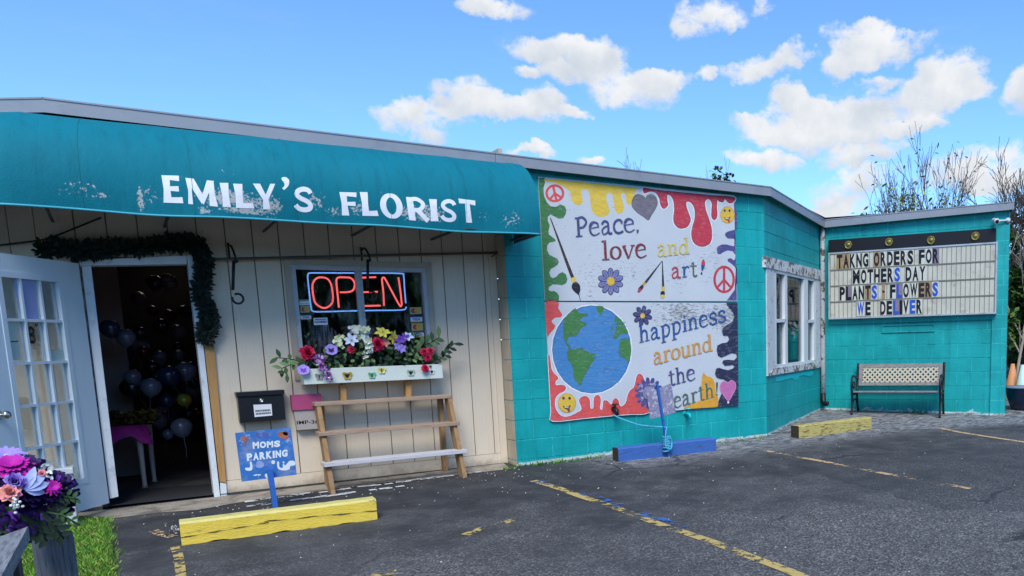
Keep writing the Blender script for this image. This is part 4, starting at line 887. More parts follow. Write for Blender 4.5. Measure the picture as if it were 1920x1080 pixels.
# ================================================================ petals, leaves, blooms
def ortho(n):
    n = V(n).normalized(); x = n.orthogonal().normalized(); return x, n.cross(x).normalized(), n
def petal(mb, c, d, n, L, W, m, curl=.3, cup=.2, prof=(.25, .8, 1, .75, .12), base=0):
    d = V(d).normalized(); n = V(n).normalized(); s = d.cross(n).normalized(); vs = []; k = len(prof)
    for i, w in enumerate(prof):
        t = i/(k-1); p = V(c)+d*(base+L*t)+n*(curl*L*t*t)
        for j in (-1, 0, 1): vs.append(p+s*(j*W*w*.5)+n*(cup*W*w*abs(j)*.5))
    mb.add(vs, [(i*3+j, i*3+j+1, i*3+j+4, i*3+j+3) for i in range(k-1) for j in range(2)], m, True)
def lily(mb, c, n, r, m, cen=None, k=6, rr=rnd, W=.42, curl=.25):
    x, y, n = ortho(n); ph = rr.uniform(0, 6)
    for i in range(k):
        a = ph+2*PI*i/k+rr.uniform(-.1, .1); petal(mb, c, x*math.cos(a)+y*math.sin(a)+n*(.35+.2*(i % 2)), n, r*rr.uniform(.9, 1.1), r*W*2*.6, m, -curl, .25)
    if cen:
        for i in range(5): a = rr.uniform(0, 6); mb.tube([V(c), V(c)+n*r*.4+(x*math.cos(a)+y*math.sin(a))*r*.16], r*.04, cen, 4)
def rosette(mb, c, n, r, m, layers=5, rr=rnd, m2=None):
    x, y, n = ortho(n)
    for l in range(layers):
        t = l/(layers-1) if layers > 1 else 0; k = 5+int(5*t)
        for i in range(k):
            a = 2*PI*i/k+l*.7+rr.uniform(-.2, .2); d = x*math.cos(a)+y*math.sin(a)
            petal(mb, V(c)+n*r*.25*(1-t), d*(.25+.9*t)+n*(1.0-.8*t), n*(.2+t)+d*(t-1), r*(.55+.45*t), r*.75, m if (m2 is None or (i+l) % 3) else m2, .35*(1-t)-.15, .35)
def daisyb(mb, c, n, r, m, cen, k=16, rr=rnd, lay=2):
    x, y, n = ortho(n)
    for l in range(lay):
        for i in range(k):
            a = 2*PI*(i+.5*l)/k+rr.uniform(-.06, .06); petal(mb, V(c)+n*.004*l, x*math.cos(a)+y*math.sin(a)+n*(.1+.25*l), n, r*(1-.18*l)*rr.uniform(.9, 1.05), r*.3, m, -.1, .2, (.4, .9, 1, .8, .3))
    mb.lathe([(r*.2, -.002), (r*.18, r*.1), (0, r*.15)], c, cen, 8, n)
def pansy(mb, c, n, r, m, dark):
    x, y, n = ortho(n); y = V((0, 0, 1)); y = (y-n*y.dot(n)).normalized(); x = y.cross(n)
    for a, s in ((90, 1), (150, .95), (30, .95), (215, .9), (325, .9), (270, .85)): petal(mb, V(c), x*math.cos(rad(a))+y*math.sin(rad(a)), n, r*s, r*1.05, m, .12, .1, (.3, .9, 1, .9, .35))
    for a in (150, 30, 215, 325, 270): petal(mb, V(c)+n*.004, x*math.cos(rad(a))+y*math.sin(rad(a)), n, r*.5, r*.3, dark, .1, .1)
def leaf(mb, c, d, n, L, W, m, bend=.2): petal(mb, c, d, n, L, W, m, -bend, .18, (.1, .75, 1, .7, .04))
def spike(mb, pts, r, m, k, rr=rnd, m2=None):
    for i in range(k):
        t = i/k*(len(pts)-1); j = int(t); p = V(pts[j]).lerp(V(pts[j+1]), t-j); w = r*(1-.6*i/k)
        a = rr.uniform(0, 6); d = V((math.cos(a), -abs(math.sin(a)), rr.uniform(-.6, .5))).normalized()
        q = p+d*w*.6
        for b in range(3): petal(mb, q, V((rr.uniform(-1, 1), rr.uniform(-1, .2), rr.uniform(-1, 1))), d, w*.9, w*.8, m if (m2 is None or rr.random() < .65) else m2, .2, .2, (.3, 1, .8))
def pet(name, c, var=.18): return M(name, c, .6, var, 40, .1, 90, spec=.25)
LEAF = pet('leaf_green', '#3b5a34', .35); LEAFD = pet('leaf_dark', '#1d3022', .4); LEAFP = pet('leaf_pale', '#6c8a58', .3); NEED = pet('garland_needles', '#16241d', .4)
CRIM = pet('petal_crimson', '#b3153f'); ROSE = pet('petal_rose', '#d2325a'); LILA = pet('petal_lilac', '#9a86d6'); PURP = pet('petal_purple', '#6c3fa8'); MAUV = pet('petal_mauve', '#a14bb0'); ICE = pet('petal_ice', '#c3d0e6')
CREA = pet('petal_cream', '#dfe3c0'); PYEL = pet('petal_yellow', '#dcd45f'); PGRN = pet('petal_pale_green', '#c4d49a'); PWHT = pet('petal_white', '#dfe6e2'); PEAC = pet('petal_peach', '#e8a58c'); INDG = pet('petal_indigo', '#2b1650', .3); MAGE = pet('petal_magenta', '#b8209c'); PINKL = pet('petal_pink', '#e58aa0')
STAM = pet('stamen', '#c9a640')
def bl(px, py, d=.18): return BACK.P(px, py, d)

# ================================================================ window with the neon sign and what is stuck on it
NR = bpy.data.materials.new('neon_red'); NB = bpy.data.materials.new('neon_blue')
for m, c, s in ((NR, '#ff6460', 1.1), (NB, '#76adff', .85)):
    m.use_nodes = True; b = m.node_tree.nodes['Principled BSDF']; b.inputs['Base Color'].default_value = lin(c); b.inputs['Emission Color'].default_value = lin(c); b.inputs['Emission Strength'].default_value = s; b.inputs['Roughness'].default_value = .3
def nz(pts, d=-.075): return [BACK.P(540+x/6, 480+y/6, d) for x, y in pts]
neon = thing('neon_sign', 'red and blue glowing neon OPEN sign hanging in the front window', 'neon sign', BACK.P(675, 585, -.075))
mb = MB(); mb.tube(nz(smooth_poly([(255, 190), (500, 190), (900, 192), (1260, 196), (1300, 225), (1312, 380), (1325, 530)], 6, False)), .0062, NB, 8); mb.build('border_tube', neon)
mb = MB(); mb.tube(nz(smooth_poly([(255, 190), (222, 220), (238, 400), (258, 570), (285, 622), (420, 626), (700, 618), (1000, 612), (1290, 606), (1328, 570)], 6, False)), .0062, NB, 8); mb.build('border_tube', neon)
mb = MB(); mb.tube(nz(smooth_poly([(360, 240), (305, 265), (275, 330), (285, 450), (310, 530), (380, 580), (440, 578), (495, 530), (505, 450), (485, 320), (440, 255)], 5), -.07), .0078, NR, 8, closed=True); mb.build('letter_tube', neon)
mb = MB(); mb.tube(nz(smooth_poly([(572, 580), (560, 450), (545, 300), (560, 245), (640, 240), (710, 250), (750, 310), (735, 380), (680, 405), (585, 408)], 5, False), -.07), .0078, NR, 8); mb.build('letter_tube', neon)
mb = MB()
for q in ([(815, 244), (990, 238)], [(825, 408), (1008, 402)], [(835, 562), (1040, 558)], [(815, 242), (838, 564)]): mb.tube(nz(q, -.07), .0078, NR, 8)
mb.build('letter_tube', neon)
mb = MB(); mb.tube(nz(smooth_poly([(1080, 560), (1072, 400), (1058, 270), (1075, 240), (1100, 270), (1180, 420), (1255, 555), (1275, 560), (1278, 520), (1265, 400), (1242, 240)], 5, False), -.07), .0078, NR, 8); mb.build('letter_tube', neon)
for x in (345, 1180): mb = MB(); mb.tube([BACK.P(540+x/6, 511, -.075), BACK.P(540+x/6-1, 503, -.07)], .003, BLK, 5); mb.build('hanger_wire', neon)
STW, STR_, STO, STB, STG = M('sticker_white', '#d8dadc', .4, .05), M('sticker_red', '#b0393a', .4), M('sticker_amber', '#cf9a3f', .4), M('sticker_blue', '#26468f', .4), M('sticker_olive', '#a8ae7c', .4)
def st_px(pts): return [(540+x/6, 480+y/6) for x, y in pts]
def sticker(q, d, kind, label, name='card_sticker', cat='window sticker'):
    q = st_px(q); mb = MB(); mb.quadpx(BACK, q, d, d+.0012, STW if kind != 'ring' else STG)
    f = lambda e: (lambda x, y: BACK.P(x, y, d+.0012, e))
    def sub(a, b, c, e): return [bil(q, a, e), bil(q, c, e), bil(q, c, b), bil(q, a, b)]
    if kind == 'ring':
        mb.flat([bil(q, *p) for p in ell(.36, .5, .28, .38, 0, 340, 17)], f(.0004), STR_); mb.flat([bil(q, *p) for p in ell(.64, .5, .28, .38, 0, 340, 17)], f(.0008), STO)
    elif kind == 'visa':
        mb.flat([bil(q, *p) for p in ((0, .78), (1, .78), (1, 1), (0, 1))], f(.0004), STB); mb.flat([bil(q, *p) for p in ((0, 0), (1, 0), (1, .18), (0, .18))], f(.0004), STO); text(mb, 'VISA', sub(.14, .26, .86, .70), f(.0006), STB, .03)
    elif kind == 'green':
        mb.flat([bil(q, *p) for p in ((0, .66), (1, .72), (1, 1), (0, 1))], f(.0004), M('sticker_green', '#7f936a', .4)); mb.flat([bil(q, *p) for p in ((.05, .2), (.95, .2), (.95, .32), (.05, .32))], f(.0004), STG)
    elif kind == 'note':
        rr = random.Random(4); x = .07
        while x < .9: w_ = rr.uniform(.03, .10); mb.flat([bil(q, *p) for p in ((x, .25), (x+w_, .25), (x+w_, .6), (x, .6))], f(.0004), STB); x += w_+.03
        mb.flat([bil(q, *p) for p in ((.1, .72), (.9, .72), (.9, .84), (.1, .84))], f(.0004), STB)
    tag(mb.build(name), label, cat, 'stickers on the window')
sticker([(125, 490), (238, 488), (241, 552), (130, 555)], -.0205, 'green', 'pale green and white sticker at top left in the window')
sticker([(140, 566), (244, 562), (246, 634), (143, 638)], -.0205, 'ring', 'sticker with red and amber discs beside the neon O')
sticker([(143, 662), (258, 658), (262, 712), (147, 717)], -.0205, 'visa', 'lowest blue and white card sticker on the left window pane')
sticker([(286, 698), (443, 693), (448, 773), (292, 778)], -.0205, 'note', 'small white notice with blue print above the striped flag', 'window_notice', 'notice')
sticker([(1368, 580), (1498, 576), (1504, 652), (1374, 656)], -.0355, 'ring', 'red and amber disc sticker, topmost on the right window pane')
sticker([(1376, 676), (1508, 672), (1513, 744), (1382, 748)], -.0355, 'visa', 'white card sticker between two disc stickers, right pane')
sticker([(1388, 758), (1516, 754), (1522, 836), (1394, 842)], -.0355, 'ring', 'red and amber disc sticker just above the lowest right sticker')
sticker([(1402, 850), (1526, 846), (1533, 914), (1410, 918)], -.0355, 'visa', 'lowest white card sticker on the right window pane')
FLB, FLW, FLR = M('flag_blue', '#3a4a86', .8), M('flag_white', '#e6e2de', .8), M('flag_red', '#b04a52', .8)
def fq(pts): return [BACK.px(540+x/6, 480+y/6, -.09) for x, y in pts]
flag = thing('hanging_flag', 'striped flag with white stars hanging folded inside the window', 'flag', BACK.P(600, 655, -.09)); mb = MB()
fa = [(270, 785), (470, 775), (480, 912), (278, 920)]
mb.quadpx(BACK, st_px(fa), -.092, -.09, FLB); qf = st_px(fa)
for r in range(6):
    for c in range(7): x, y = .08+.14*c, .1+.16*r; mb.flat([bil(qf, x+a, y+b) for a, b in ell(0, 0, .038, .06, 0, 300, 5)], lambda u, v: BACK.P(u, v, -.0895), FLW)
mb.build('canton', flag)
mb = MB()
for i in range(7): x = 278+i*29; mb.quadpx(BACK, st_px([(x, 920-i*1.2), (x+29, 919-i*1.2), (x+34, 1120), (x+5, 1120)]), -.092, -.09, FLW if i % 2 == 0 else FLR)
for i in range(5): x = 482+i*20; mb.quadpx(BACK, st_px([(x, 800+i*16), (x+20, 812+i*16), (x+34, 1010), (x+14, 1010)]), -.10+.004*(i % 2), -.098+.004*(i % 2), FLR if i % 2 else FLW)
mb.build('stripes', flag)

# ================================================================ flower box
BOXP = M('flower_box_paint', '#ccd5cc', .5, .07, 6, .08, 30)
ax, bx2, bz0, bz1 = -2.296, -1.078, .918, 1.046; fb0, fb1 = .035, .22
fbox = thing('flower_box', 'long white wooden flower box with butterflies under the front window', 'flower box', BACK.w(-1.69, bz0, .12), None)
mb = MB(); L_ = lambda px: BACK.px(*px, fb1)[0]
u0_, u1_ = L_((570, 710)), L_((830, 695)); zz0 = BACK.px(571, 722.5, fb1)[1]; zz1 = BACK.px(568.4, 692.8, fb1)[1]; zr0, zr1 = BACK.px(830.4, 708, fb1)[1], BACK.px(829, 682, fb1)[1]
zz0, zz1 = (zz0+zr0)/2, (zz1+zr1)/2
mb.pbox(BACK, u0_, u1_, zz0, zz1, fb1-.02, fb1, BOXP, .003); mb.pbox(BACK, u0_, u0_+.02, zz0, zz1-.002, fb0, fb1-.021, BOXP); mb.pbox(BACK, u1_-.02, u1_, zz0, zz1-.002, fb0, fb1-.021, BOXP); mb.pbox(BACK, u0_+.02, u1_-.02, zz0+.002, zz0+.02, fb0, fb1-.021, BOXP); mb.pbox(BACK, u0_+.02, u1_-.02, zz0+.02, zz1-.002, fb0, fb0+.018, BOXP)
mb.build('trough', fbox)
mb = MB(); SOIL = M('soil', '#241d17', .95); mb.pbox(BACK, u0_+.021, u1_-.021, zz0+.021, zz1-.02, fb0+.019, fb1-.022, SOIL); mb.build('soil', fbox)
for q in ([(638, 722), (649, 720), (650, 754), (640, 754)], [(761, 711), (772, 710), (771, 747), (762, 748)]):
    mb = MB(); mb.quadpx(BACK, q, .07, .16, TIM); mb.build('bracket', fbox)
def mfl(x, y): return (500+x/5.333, 590+y/5.333)
def fly(cx, cy, r, m, m2, n=4):
    mb = MB(); cx, cy = mfl(cx, cy); c = BACK.P(cx, cy, fb1+.004)
    for a, s in ((35, 1), (145, 1), (-40, .7), (220, .7)): petal(mb, c, V((math.cos(rad(a)), -.25, math.sin(rad(a)))), V((0, -1, 0)), r*s, r*.75, m, 0, .1, (.3, .9, 1, .8, .3)); petal(mb, c+V((0, -.002, 0)), V((math.cos(rad(a)), -.25, math.sin(rad(a)))), V((0, -1, 0)), r*s*.6, r*.3, m2, 0, .1)
    mb.tube([c+V((0, -.004, -r*.4)), c+V((0, -.004, r*.5))], .004, BLK, 5); return mb
BG_, BGR, BYE, BSG, BSI = M('decal_gold', '#b89a34', .5), M('decal_green', '#5fbf8e', .5), M('decal_yellow', '#d8d98a', .5), M('decal_sage', '#a8bfa4', .5), M('decal_silver', '#8d9292', .4)
for (x, y, r, m, m2, lb) in ((805, 612, .05, BG_, BLK, 'gold butterfly with dark edges'), (1052, 608, .042, BGR, LEAFP, 'green flower-like butterfly'), (1150, 560, .045, BYE, BG_, 'pale yellow butterfly'), (1440, 582, .045, BSG, BLK, 'sage green butterfly'), (1650, 572, .034, PWHT, BLK, 'white butterfly with black outline'), (525, 622, .042, BSI, BSI, 'silver star')):
    tag(fly(x, y, r, m, m2).build('butterfly_decal', fbox), lb)
rf = random.Random(21)
def bloom(name, label, cat, x, y, fn, d=.19, stem=True):
    px, py = mfl(x, y); c = BACK.P(px, py, d); mb = MB(); fn(mb, c)
    t = thing(name, label, cat, c, 'artificial flowers in the window box'); mb.build('bloom', t)
    if stem and c.z > zz1:
        mb = MB(); mb.tube([c+V((0, .012, 0)), V((c.x*.9+.1*(-1.69), .12, (c.z+zz1)/2)), V((c.x*.85+.15*(-1.69), .12, zz1-.02))], .004, LEAFD, 5); mb.build('stem', t)
F = V((.1, -1, .25))
bloom('artificial_peony', 'large crimson peony at the left end of the flower box', 'flower', 405, 385, lambda m, c: rosette(m, c, F, .074, CRIM, 5, rf, ROSE), .2)
bloom('artificial_pansy', 'lilac pansy with dark centre upright in the flower box', 'flower', 645, 355, lambda m, c: pansy(m, c, V((0, -1, .5)), .058, LILA, INDG), .19)
bloom('artificial_pansy', 'lilac pansy drooping over the left corner of the flower box', 'flower', 368, 555, lambda m, c: pansy(m, c, V((-.1, -1, .6)), .055, LILA, PURP), .24)
bloom('artificial_wisteria', 'violet wisteria spray trailing over the front of the flower box', 'flower', 520, 470, lambda m, c: spike(m, [c+V((-.01, 0, .06)), c+V((.02, -.06, -.03)), c+V((.055, -.07, -.12)), c+V((.075, -.07, -.17))], .042, MAUV, 46, rf, PWHT), .21, False)
bloom('artificial_lily', 'ice blue lily left of the window mullion', 'flower', 845, 255, lambda m, c: lily(m, c, V((-.2, -1, .4)), .072, ICE, STAM, 6, rf), .19)
bloom('artificial_hydrangea', 'pale green and white hydrangea in front of the mullion', 'flower', 950, 190, lambda m, c: [lily(m, c+V((rf.uniform(-.06, .06), rf.uniform(-.03, .03), rf.uniform(-.05, .05))), V((rf.uniform(-.6, .6), -1, rf.uniform(-.3, .8))), .03, rf.choice([PGRN, CREA, PWHT]), None, 5, rf, .6) for _ in range(20)], .16)
bloom('artificial_hydrangea', 'small yellow-green hydrangea beside the ice blue lily', 'flower', 715, 275, lambda m, c: [lily(m, c+V((rf.uniform(-.04, .04), rf.uniform(-.02, .02), rf.uniform(-.05, .05))), V((rf.uniform(-.6, .6), -1, rf.uniform(-.3, .8))), .026, rf.choice([PGRN, CREA]), None, 5, rf, .6) for _ in range(11)], .17)
bloom('artificial_hydrangea', 'tuft of small white blossoms above the ice blue lily', 'flower', 870, 150, lambda m, c: [lily(m, c+V((rf.uniform(-.05, .05), rf.uniform(-.02, .02), rf.uniform(-.03, .03))), V((rf.uniform(-.6, .6), -1, rf.uniform(-.3, .8))), .022, PWHT, None, 5, rf, .6) for _ in range(9)], .12)
bloom('artificial_lily', 'upright yellow lily at the top of the flower box', 'flower', 1160, 185, lambda m, c: lily(m, c, V((-.1, -.7, .7)), .078, PYEL, STAM, 7, rf), .17)
bloom('artificial_lily', 'yellow lily turned sideways beside the purple orchid', 'flower', 1252, 222, lambda m, c: lily(m, c, V((.6, -.7, -.1)), .078, PYEL, STAM, 6, rf), .18)
bloom('artificial_peony', 'crimson peony in the middle of the flower box', 'flower', 1105, 300, lambda m, c: rosette(m, c, F, .072, CRIM, 5, rf, ROSE), .21)
bloom('artificial_lily', 'peach lily half behind the middle crimson peony', 'flower', 1180, 280, lambda m, c: lily(m, c, V((.4, -1, .2)), .062, PEAC, None, 6, rf), .16)
bloom('artificial_rosebud', 'single closed crimson rosebud below the ice blue lily', 'flower', 845, 352, lambda m, c: rosette(m, c, F, .038, ROSE, 3, rf, CRIM), .2)
bloom('artificial_stock', 'white stock spray hanging below the middle peony', 'flower', 1010, 345, lambda m, c: spike(m, [c+V((.0, 0, .08)), c+V((0, -.02, 0)), c+V((-.035, -.03, -.09))], .042, PWHT, 24, rf, CREA), .22, False)
bloom('artificial_orchid', 'purple and white orchid right of the yellow lilies', 'flower', 1335, 285, lambda m, c: [lily(m, c+V((a, 0, b)), V((rf.uniform(-.3, .3), -1, .2)), .05, k, None, 5, rf, .5) for a, b, k in ((0, .03, PURP), (-.03, -.03, LILA), (.045, .05, PURP), (.01, -.05, LILA), (.08, .06, ICE))], .2)
bloom('artificial_rose', 'cluster of three red roses at the right of the flower box', 'flower', 1605, 395, lambda m, c: [rosette(m, c+V((a, 0, b)), F, .042, ROSE, 4, rf, CRIM) for a, b in ((-.03, .02), (.03, .025), (0, -.035))], .22)
bloom('artificial_rose', 'single red rose hanging over the right front of the flower box', 'flower', 1583, 538, lambda m, c: rosette(m, c, F, .042, ROSE, 4, rf, CRIM), .25, False)
def spray(name, label, path, n, L, ms, d, seed):
    rr = random.Random(seed); pts = [BACK.P(*mfl(x, y), d) for x, y in path]; mb = MB(); mb.tube(smooth_poly(pts, 4, False), .004, LEAFD, 5)
    sp = smooth_poly(pts, 6, False)
    for i in range(n):
        p = V(sp[int((i+.5)/n*(len(sp)-1))]); t = (V(sp[-1])-V(sp[0])).normalized(); sd = t.cross(V((0, -1, 0)))*(1 if i % 2 else -1)
        leaf(mb, p, t*.7+sd*rr.uniform(.5, 1.1)+V((0, rr.uniform(-.7, .1), 0)), V((0, -1, .3)), L*rr.uniform(.7, 1.2), L*.42, rr.choice(ms))
    tag(mb.build(name, None, pts[0]), label, 'leaf spray', 'artificial leaf sprays in the window box')
spray('leaf_spray', 'pale green leaf spray sticking out at the left end of the flower box', [(420, 520), (270, 450), (90, 430)], 9, .085, [LEAFP, LEAF], .2, 1)
spray('leaf_spray', 'leaf spray hanging down beside the left corner of the flower box', [(360, 480), (250, 500), (150, 545), (210, 600)], 9, .08, [LEAF, LEAFP], .22, 2)
spray('leaf_spray', 'tall broad green leaf spray rising in front of the right pane', [(1500, 470), (1530, 330), (1640, 280), (1730, 220)], 11, .11, [LEAF, LEAFP], .16, 3)
spray('leaf_spray', 'long green leaf spray sticking out beyond the right end of the box', [(1640, 480), (1760, 430), (1800, 360), (1880, 285)], 12, .085, [LEAF, LEAFD], .2, 4)
spray('leaf_spray', 'dark fern spray behind the left crimson peony', [(500, 480), (480, 330), (400, 200)], 10, .05, [LEAFD, LEAF], .1, 5)
spray('leaf_spray', 'feathery green spray right of the purple orchid', [(1430, 480), (1470, 300), (1490, 180)], 12, .06, [LEAF, LEAFP], .12, 6)
mb = MB(); rr = random.Random(8)
for i in range(420):
    x = rr.uniform(400, 1700); t = (x-1050)/650; y = rr.uniform(300+160*t*t, 540); p = BACK.P(*mfl(x, y-(x-400)*.03), rr.uniform(.06, .19))
    leaf(mb, p, V((rr.uniform(-1, 1), rr.uniform(-1, .2), rr.uniform(-.5, 1))), V((0, -1, .4)), rr.uniform(.04, .08), .032, rr.choice([LEAF, LEAFD, LEAFD, LEAFP]))
tag(mb.build('foliage'), 'dark artificial foliage packed between the flowers in the box', 'foliage', kind='stuff')

# ================================================================ things along the beige wall
SHW = M('weathered_shelf_board', '#a8907a', .75, .3, 4, .3, 30, stretch=(1, 6, 6), dirt=('#6f5a48', 6, .6, .5)); SHP = M('painted_shelf_board', '#c3c1c4', .6, .12, 4, .2, 30, stretch=(1, 6, 6), dirt=('#8a8078', 7, .62, .6)); SHL = M('shelf_timber', '#9c7b55', .8, .3, 5, .3, 30, stretch=(6, 6, 1), dirt=('#5f4932', 6, .58, .55))
sh = thing('plant_stand', 'three-step wooden plant stand under the flower box', 'plant stand', (-1.63, 0, gz(-1.63, 0)))
for (y, z, x0, x1, m, dp) in ((.0, .76, -2.233, -1.023, SHW, .15), (-.12, .505, -2.243, -.997, SHW, .15), (-.24, .247, -2.243, -.982, SHP, .16)):
    mb = MB(); mb.box(((x0+x1)/2, y+dp/2, z-.017), x1-x0, dp, .034, m, bev=.003); mb.build('shelf', sh)
for x in (-2.20, -1.035):
    g0 = gz(x, -.2); s_ = .019; mb = MB()
    mb.hexa([V((x-s_, -.285, g0)), V((x+s_, -.285, g0)), V((x+s_, -.16, g0)), V((x-s_, -.16, g0)), V((x-s_, .012, .742)), V((x+s_, .012, .742)), V((x+s_, .13, .742)), V((x-s_, .13, .742))], SHL); mb.build('leg', sh)
    mb = MB(); mb.box((x+(.045 if x < -2 else -.045), .17, (.742+g0)/2), .04, .07, .742-g0, SHL); mb.build('leg', sh)
    for z, y in ((.47, -.02), (.21, -.1)): mb = MB(); mb.box((x+(.024 if x < -2 else -.024), y+.06, z), .008, .26, .03, SHL); mb.build('cleat', sh)
BKM = M('black_mailbox_metal', '#17181c', .35, .1, 6, spec=.5); 
mlb = thing('mailbox', 'black metal wall mailbox with a white label above the parking sign', 'mailbox', BACK.P(492, 790, .06))
mq = [(443.3, 736), (532, 731), (536, 786.6), (450.5, 793)]
mb = MB(); mb.quadpx(BACK, [bil(mq, *p) for p in ((.012, .84), (.988, .84), (1, 0), (0, 0))], .008, .115, BKM); mb.build('body', mlb)
mb = MB(); mb.quadpx(BACK, [bil(mq, *p) for p in ((-.012, 1), (1.012, 1), (1.012, .86), (-.012, .86))], .008, .13, BKM); mb.build('lid', mlb)
mb = MB(); mb.lathe([(.017, 0), (.017, .006), (.008, .008), (.006, .003)], BACK.P(490.3, 751, .115), CHR, 12, BACK.n); mb.build('lock', mlb)
lq = [(475, 759), (509, 757.5), (510.5, 779), (477.5, 782)]
mb = MB(); mb.quadpx(BACK, lq, .1151, .1165, STW); rr = random.Random(9)
for row in (.16, .40):
    x = .08
    while x < .88:
        w_ = rr.uniform(.03, .08); mb.flat([bil(lq, *p) for p in ((x, row), (x+w_, row), (x+w_, row+.16), (x, row+.16))], lambda a, b: BACK.P(a, b, .1168), BLK); x += w_+.022
mb.build('label', mlb)
PKM, GPL = M('pink_plastic', '#b04a73', .45, .1, 6), M('grey_plastic', '#a9a29c', .55, .1, 8)
bro = thing('brochure_box', 'grey wall box with a pink lid beside the plant stand', 'brochure box', BACK.P(575, 805, .05))
mb = MB(); mb.quadpx(BACK, [(550.4, 768), (602.5, 765), (606, 803), (557.6, 806.5)], .008, .07, GPL)
text(mb, 'IMP-36', [(556, 789), (597, 787), (598, 794), (557, 796)], lambda a, b: BACK.P(a, b, .0705), BLK, .02); mb.build('body', bro)
mb = MB(); mb.quadpx(BACK, [(545.8, 741), (602, 738.5), (603.5, 766), (548.7, 769.5)], .008, .085, PKM); mb.build('lid', bro)

# parking sign on its blue post, and the three timber wheel stops
SGB = M('parking_sign_blue', '#2f6fb5', .6, .25, 5, .15, 30, dirt=('#8b93b0', 9, .56, .55), wear=('#8f9ab8', 16, .63)); SGT = M('sign_white_paint', '#d5dde2', .6, .1, 12, wear=('#5d83b5', 24, .66)); POB = M('post_blue', '#2a62b4', .55, .15, 8, dirt=('#183a70', 8, .6, .5))
PS = Pl(-2.71, -.60, 0); sq = [(441, 812), (545.4, 801.6), (556.5, 890), (453.4, 903.4)]
psn = thing('parking_sign', 'weathered blue hand-painted MOMS PARKING sign on a blue post', 'sign', (-2.71, -.62, gz(-2.71, -.62)))
mb = MB(); mb.quadpx(PS, sq, -.012, 0, SGB)
fs = lambda e: (lambda x, y: PS.P(x, y, 0, e))
ps = lambda q: [(400+x/4.155, 700+y/4.155) for x, y in q]
PKX = [0, .155, .315, .475, .635, .705, .86, 1.018]
for i, ch in enumerate('MOMS'): a, b = i/4, (i+.9)/4; qq = ps([(305, 535), (527, 522), (527, 572), (308, 588)]); text(mb, ch, [bil(qq, a, 1), bil(qq, b, 1), bil(qq, b, 0), bil(qq, a, 0)], fs(.0015), SGT, .06)
for i, ch in enumerate('PARKING'): a, b = PKX[i], PKX[i+1]-.018; qq = ps([(258, 625), (578, 592), (578, 648), (262, 685)]); text(mb, ch, [bil(qq, a, 1), bil(qq, b, 1), bil(qq, b, 0), bil(qq, a, 0)], fs(.0015), SGT, .06)
for pts, m in (([(285, 690), (300, 695), (305, 745), (280, 760), (250, 752), (252, 735), (285, 732)], SGT), ([(345, 680), (385, 690), (395, 720), (365, 738), (330, 725)], M('sign_lavender', '#8fa0cc', .6, .3, 20)), ([(455, 680), (480, 682), (475, 705), (455, 702)], SGT), ([(497, 690), (512, 690), (515, 728), (540, 735), (540, 690), (553, 690), (556, 720), (585, 690), (600, 680), (632, 685), (636, 715), (600, 722), (595, 745), (560, 757), (520, 752), (500, 735)], SGT), ([(310, 795), (340, 785), (335, 798)], SGT), ([(345, 785), (375, 790), (350, 797)], SGT), ([(400, 790), (425, 780), (430, 810), (415, 818)], SGT),
    ([(205, 505), (235, 490), (275, 500), (262, 525), (240, 570), (232, 530)], M('sign_rust', '#9c6a5e', .6, .4, 22)), ([(500, 478), (520, 455), (560, 462), (588, 480), (575, 508), (530, 505)], M('sign_orange', '#b0623f', .6, .4, 22)), ([(540, 460), (575, 455), (580, 480), (555, 482)], M('sign_black', '#2a2630', .6)), ([(330, 470), (350, 462), (365, 500), (345, 505)], M('sign_violet', '#5a5aa0', .6, .4, 22)), ([(385, 460), (430, 470), (420, 500), (390, 495)], MATS['sign_violet'])):
    mb.flat(smooth_poly(ps(pts), 3), fs(.001), m)
mb.build('board', psn)
mb = MB(); a, b = PS.px(506, 878, .03), None
p0 = G(517, 957); p1 = PS.P(505.5, 880, .03)
mb.tube([p0, p0.lerp(p1, .5), p1], [.026, .026, .030], POB, 4, smooth=False); mb.build('post', psn)
def stop_mat(name, col, raw, thr): return M(name, col, .7, .18, 3, .45, 28, stretch=(1.2, 7, 7), dirt=('#6f5a26' if 'yel' in name else '#283a5c', 7, .64, .6), wear=(raw, 7, thr))
YST = stop_mat('yellow_stop_paint', '#e6c94c', '#4a3f2a', .665); YTOP = stop_mat('yellow_stop_top', '#d8cd7a', '#8d7f55', .60); BST = stop_mat('blue_stop_paint', '#3a66ab', '#4a4a52', .635); WST = stop_mat('yellow_stop_bare', '#b9ad66', '#7d6a3f', .55); ENDG = M('timber_end', '#3f3326', .9, .3, 12)  # the yellow stop's top faces take a paler yellow than its front
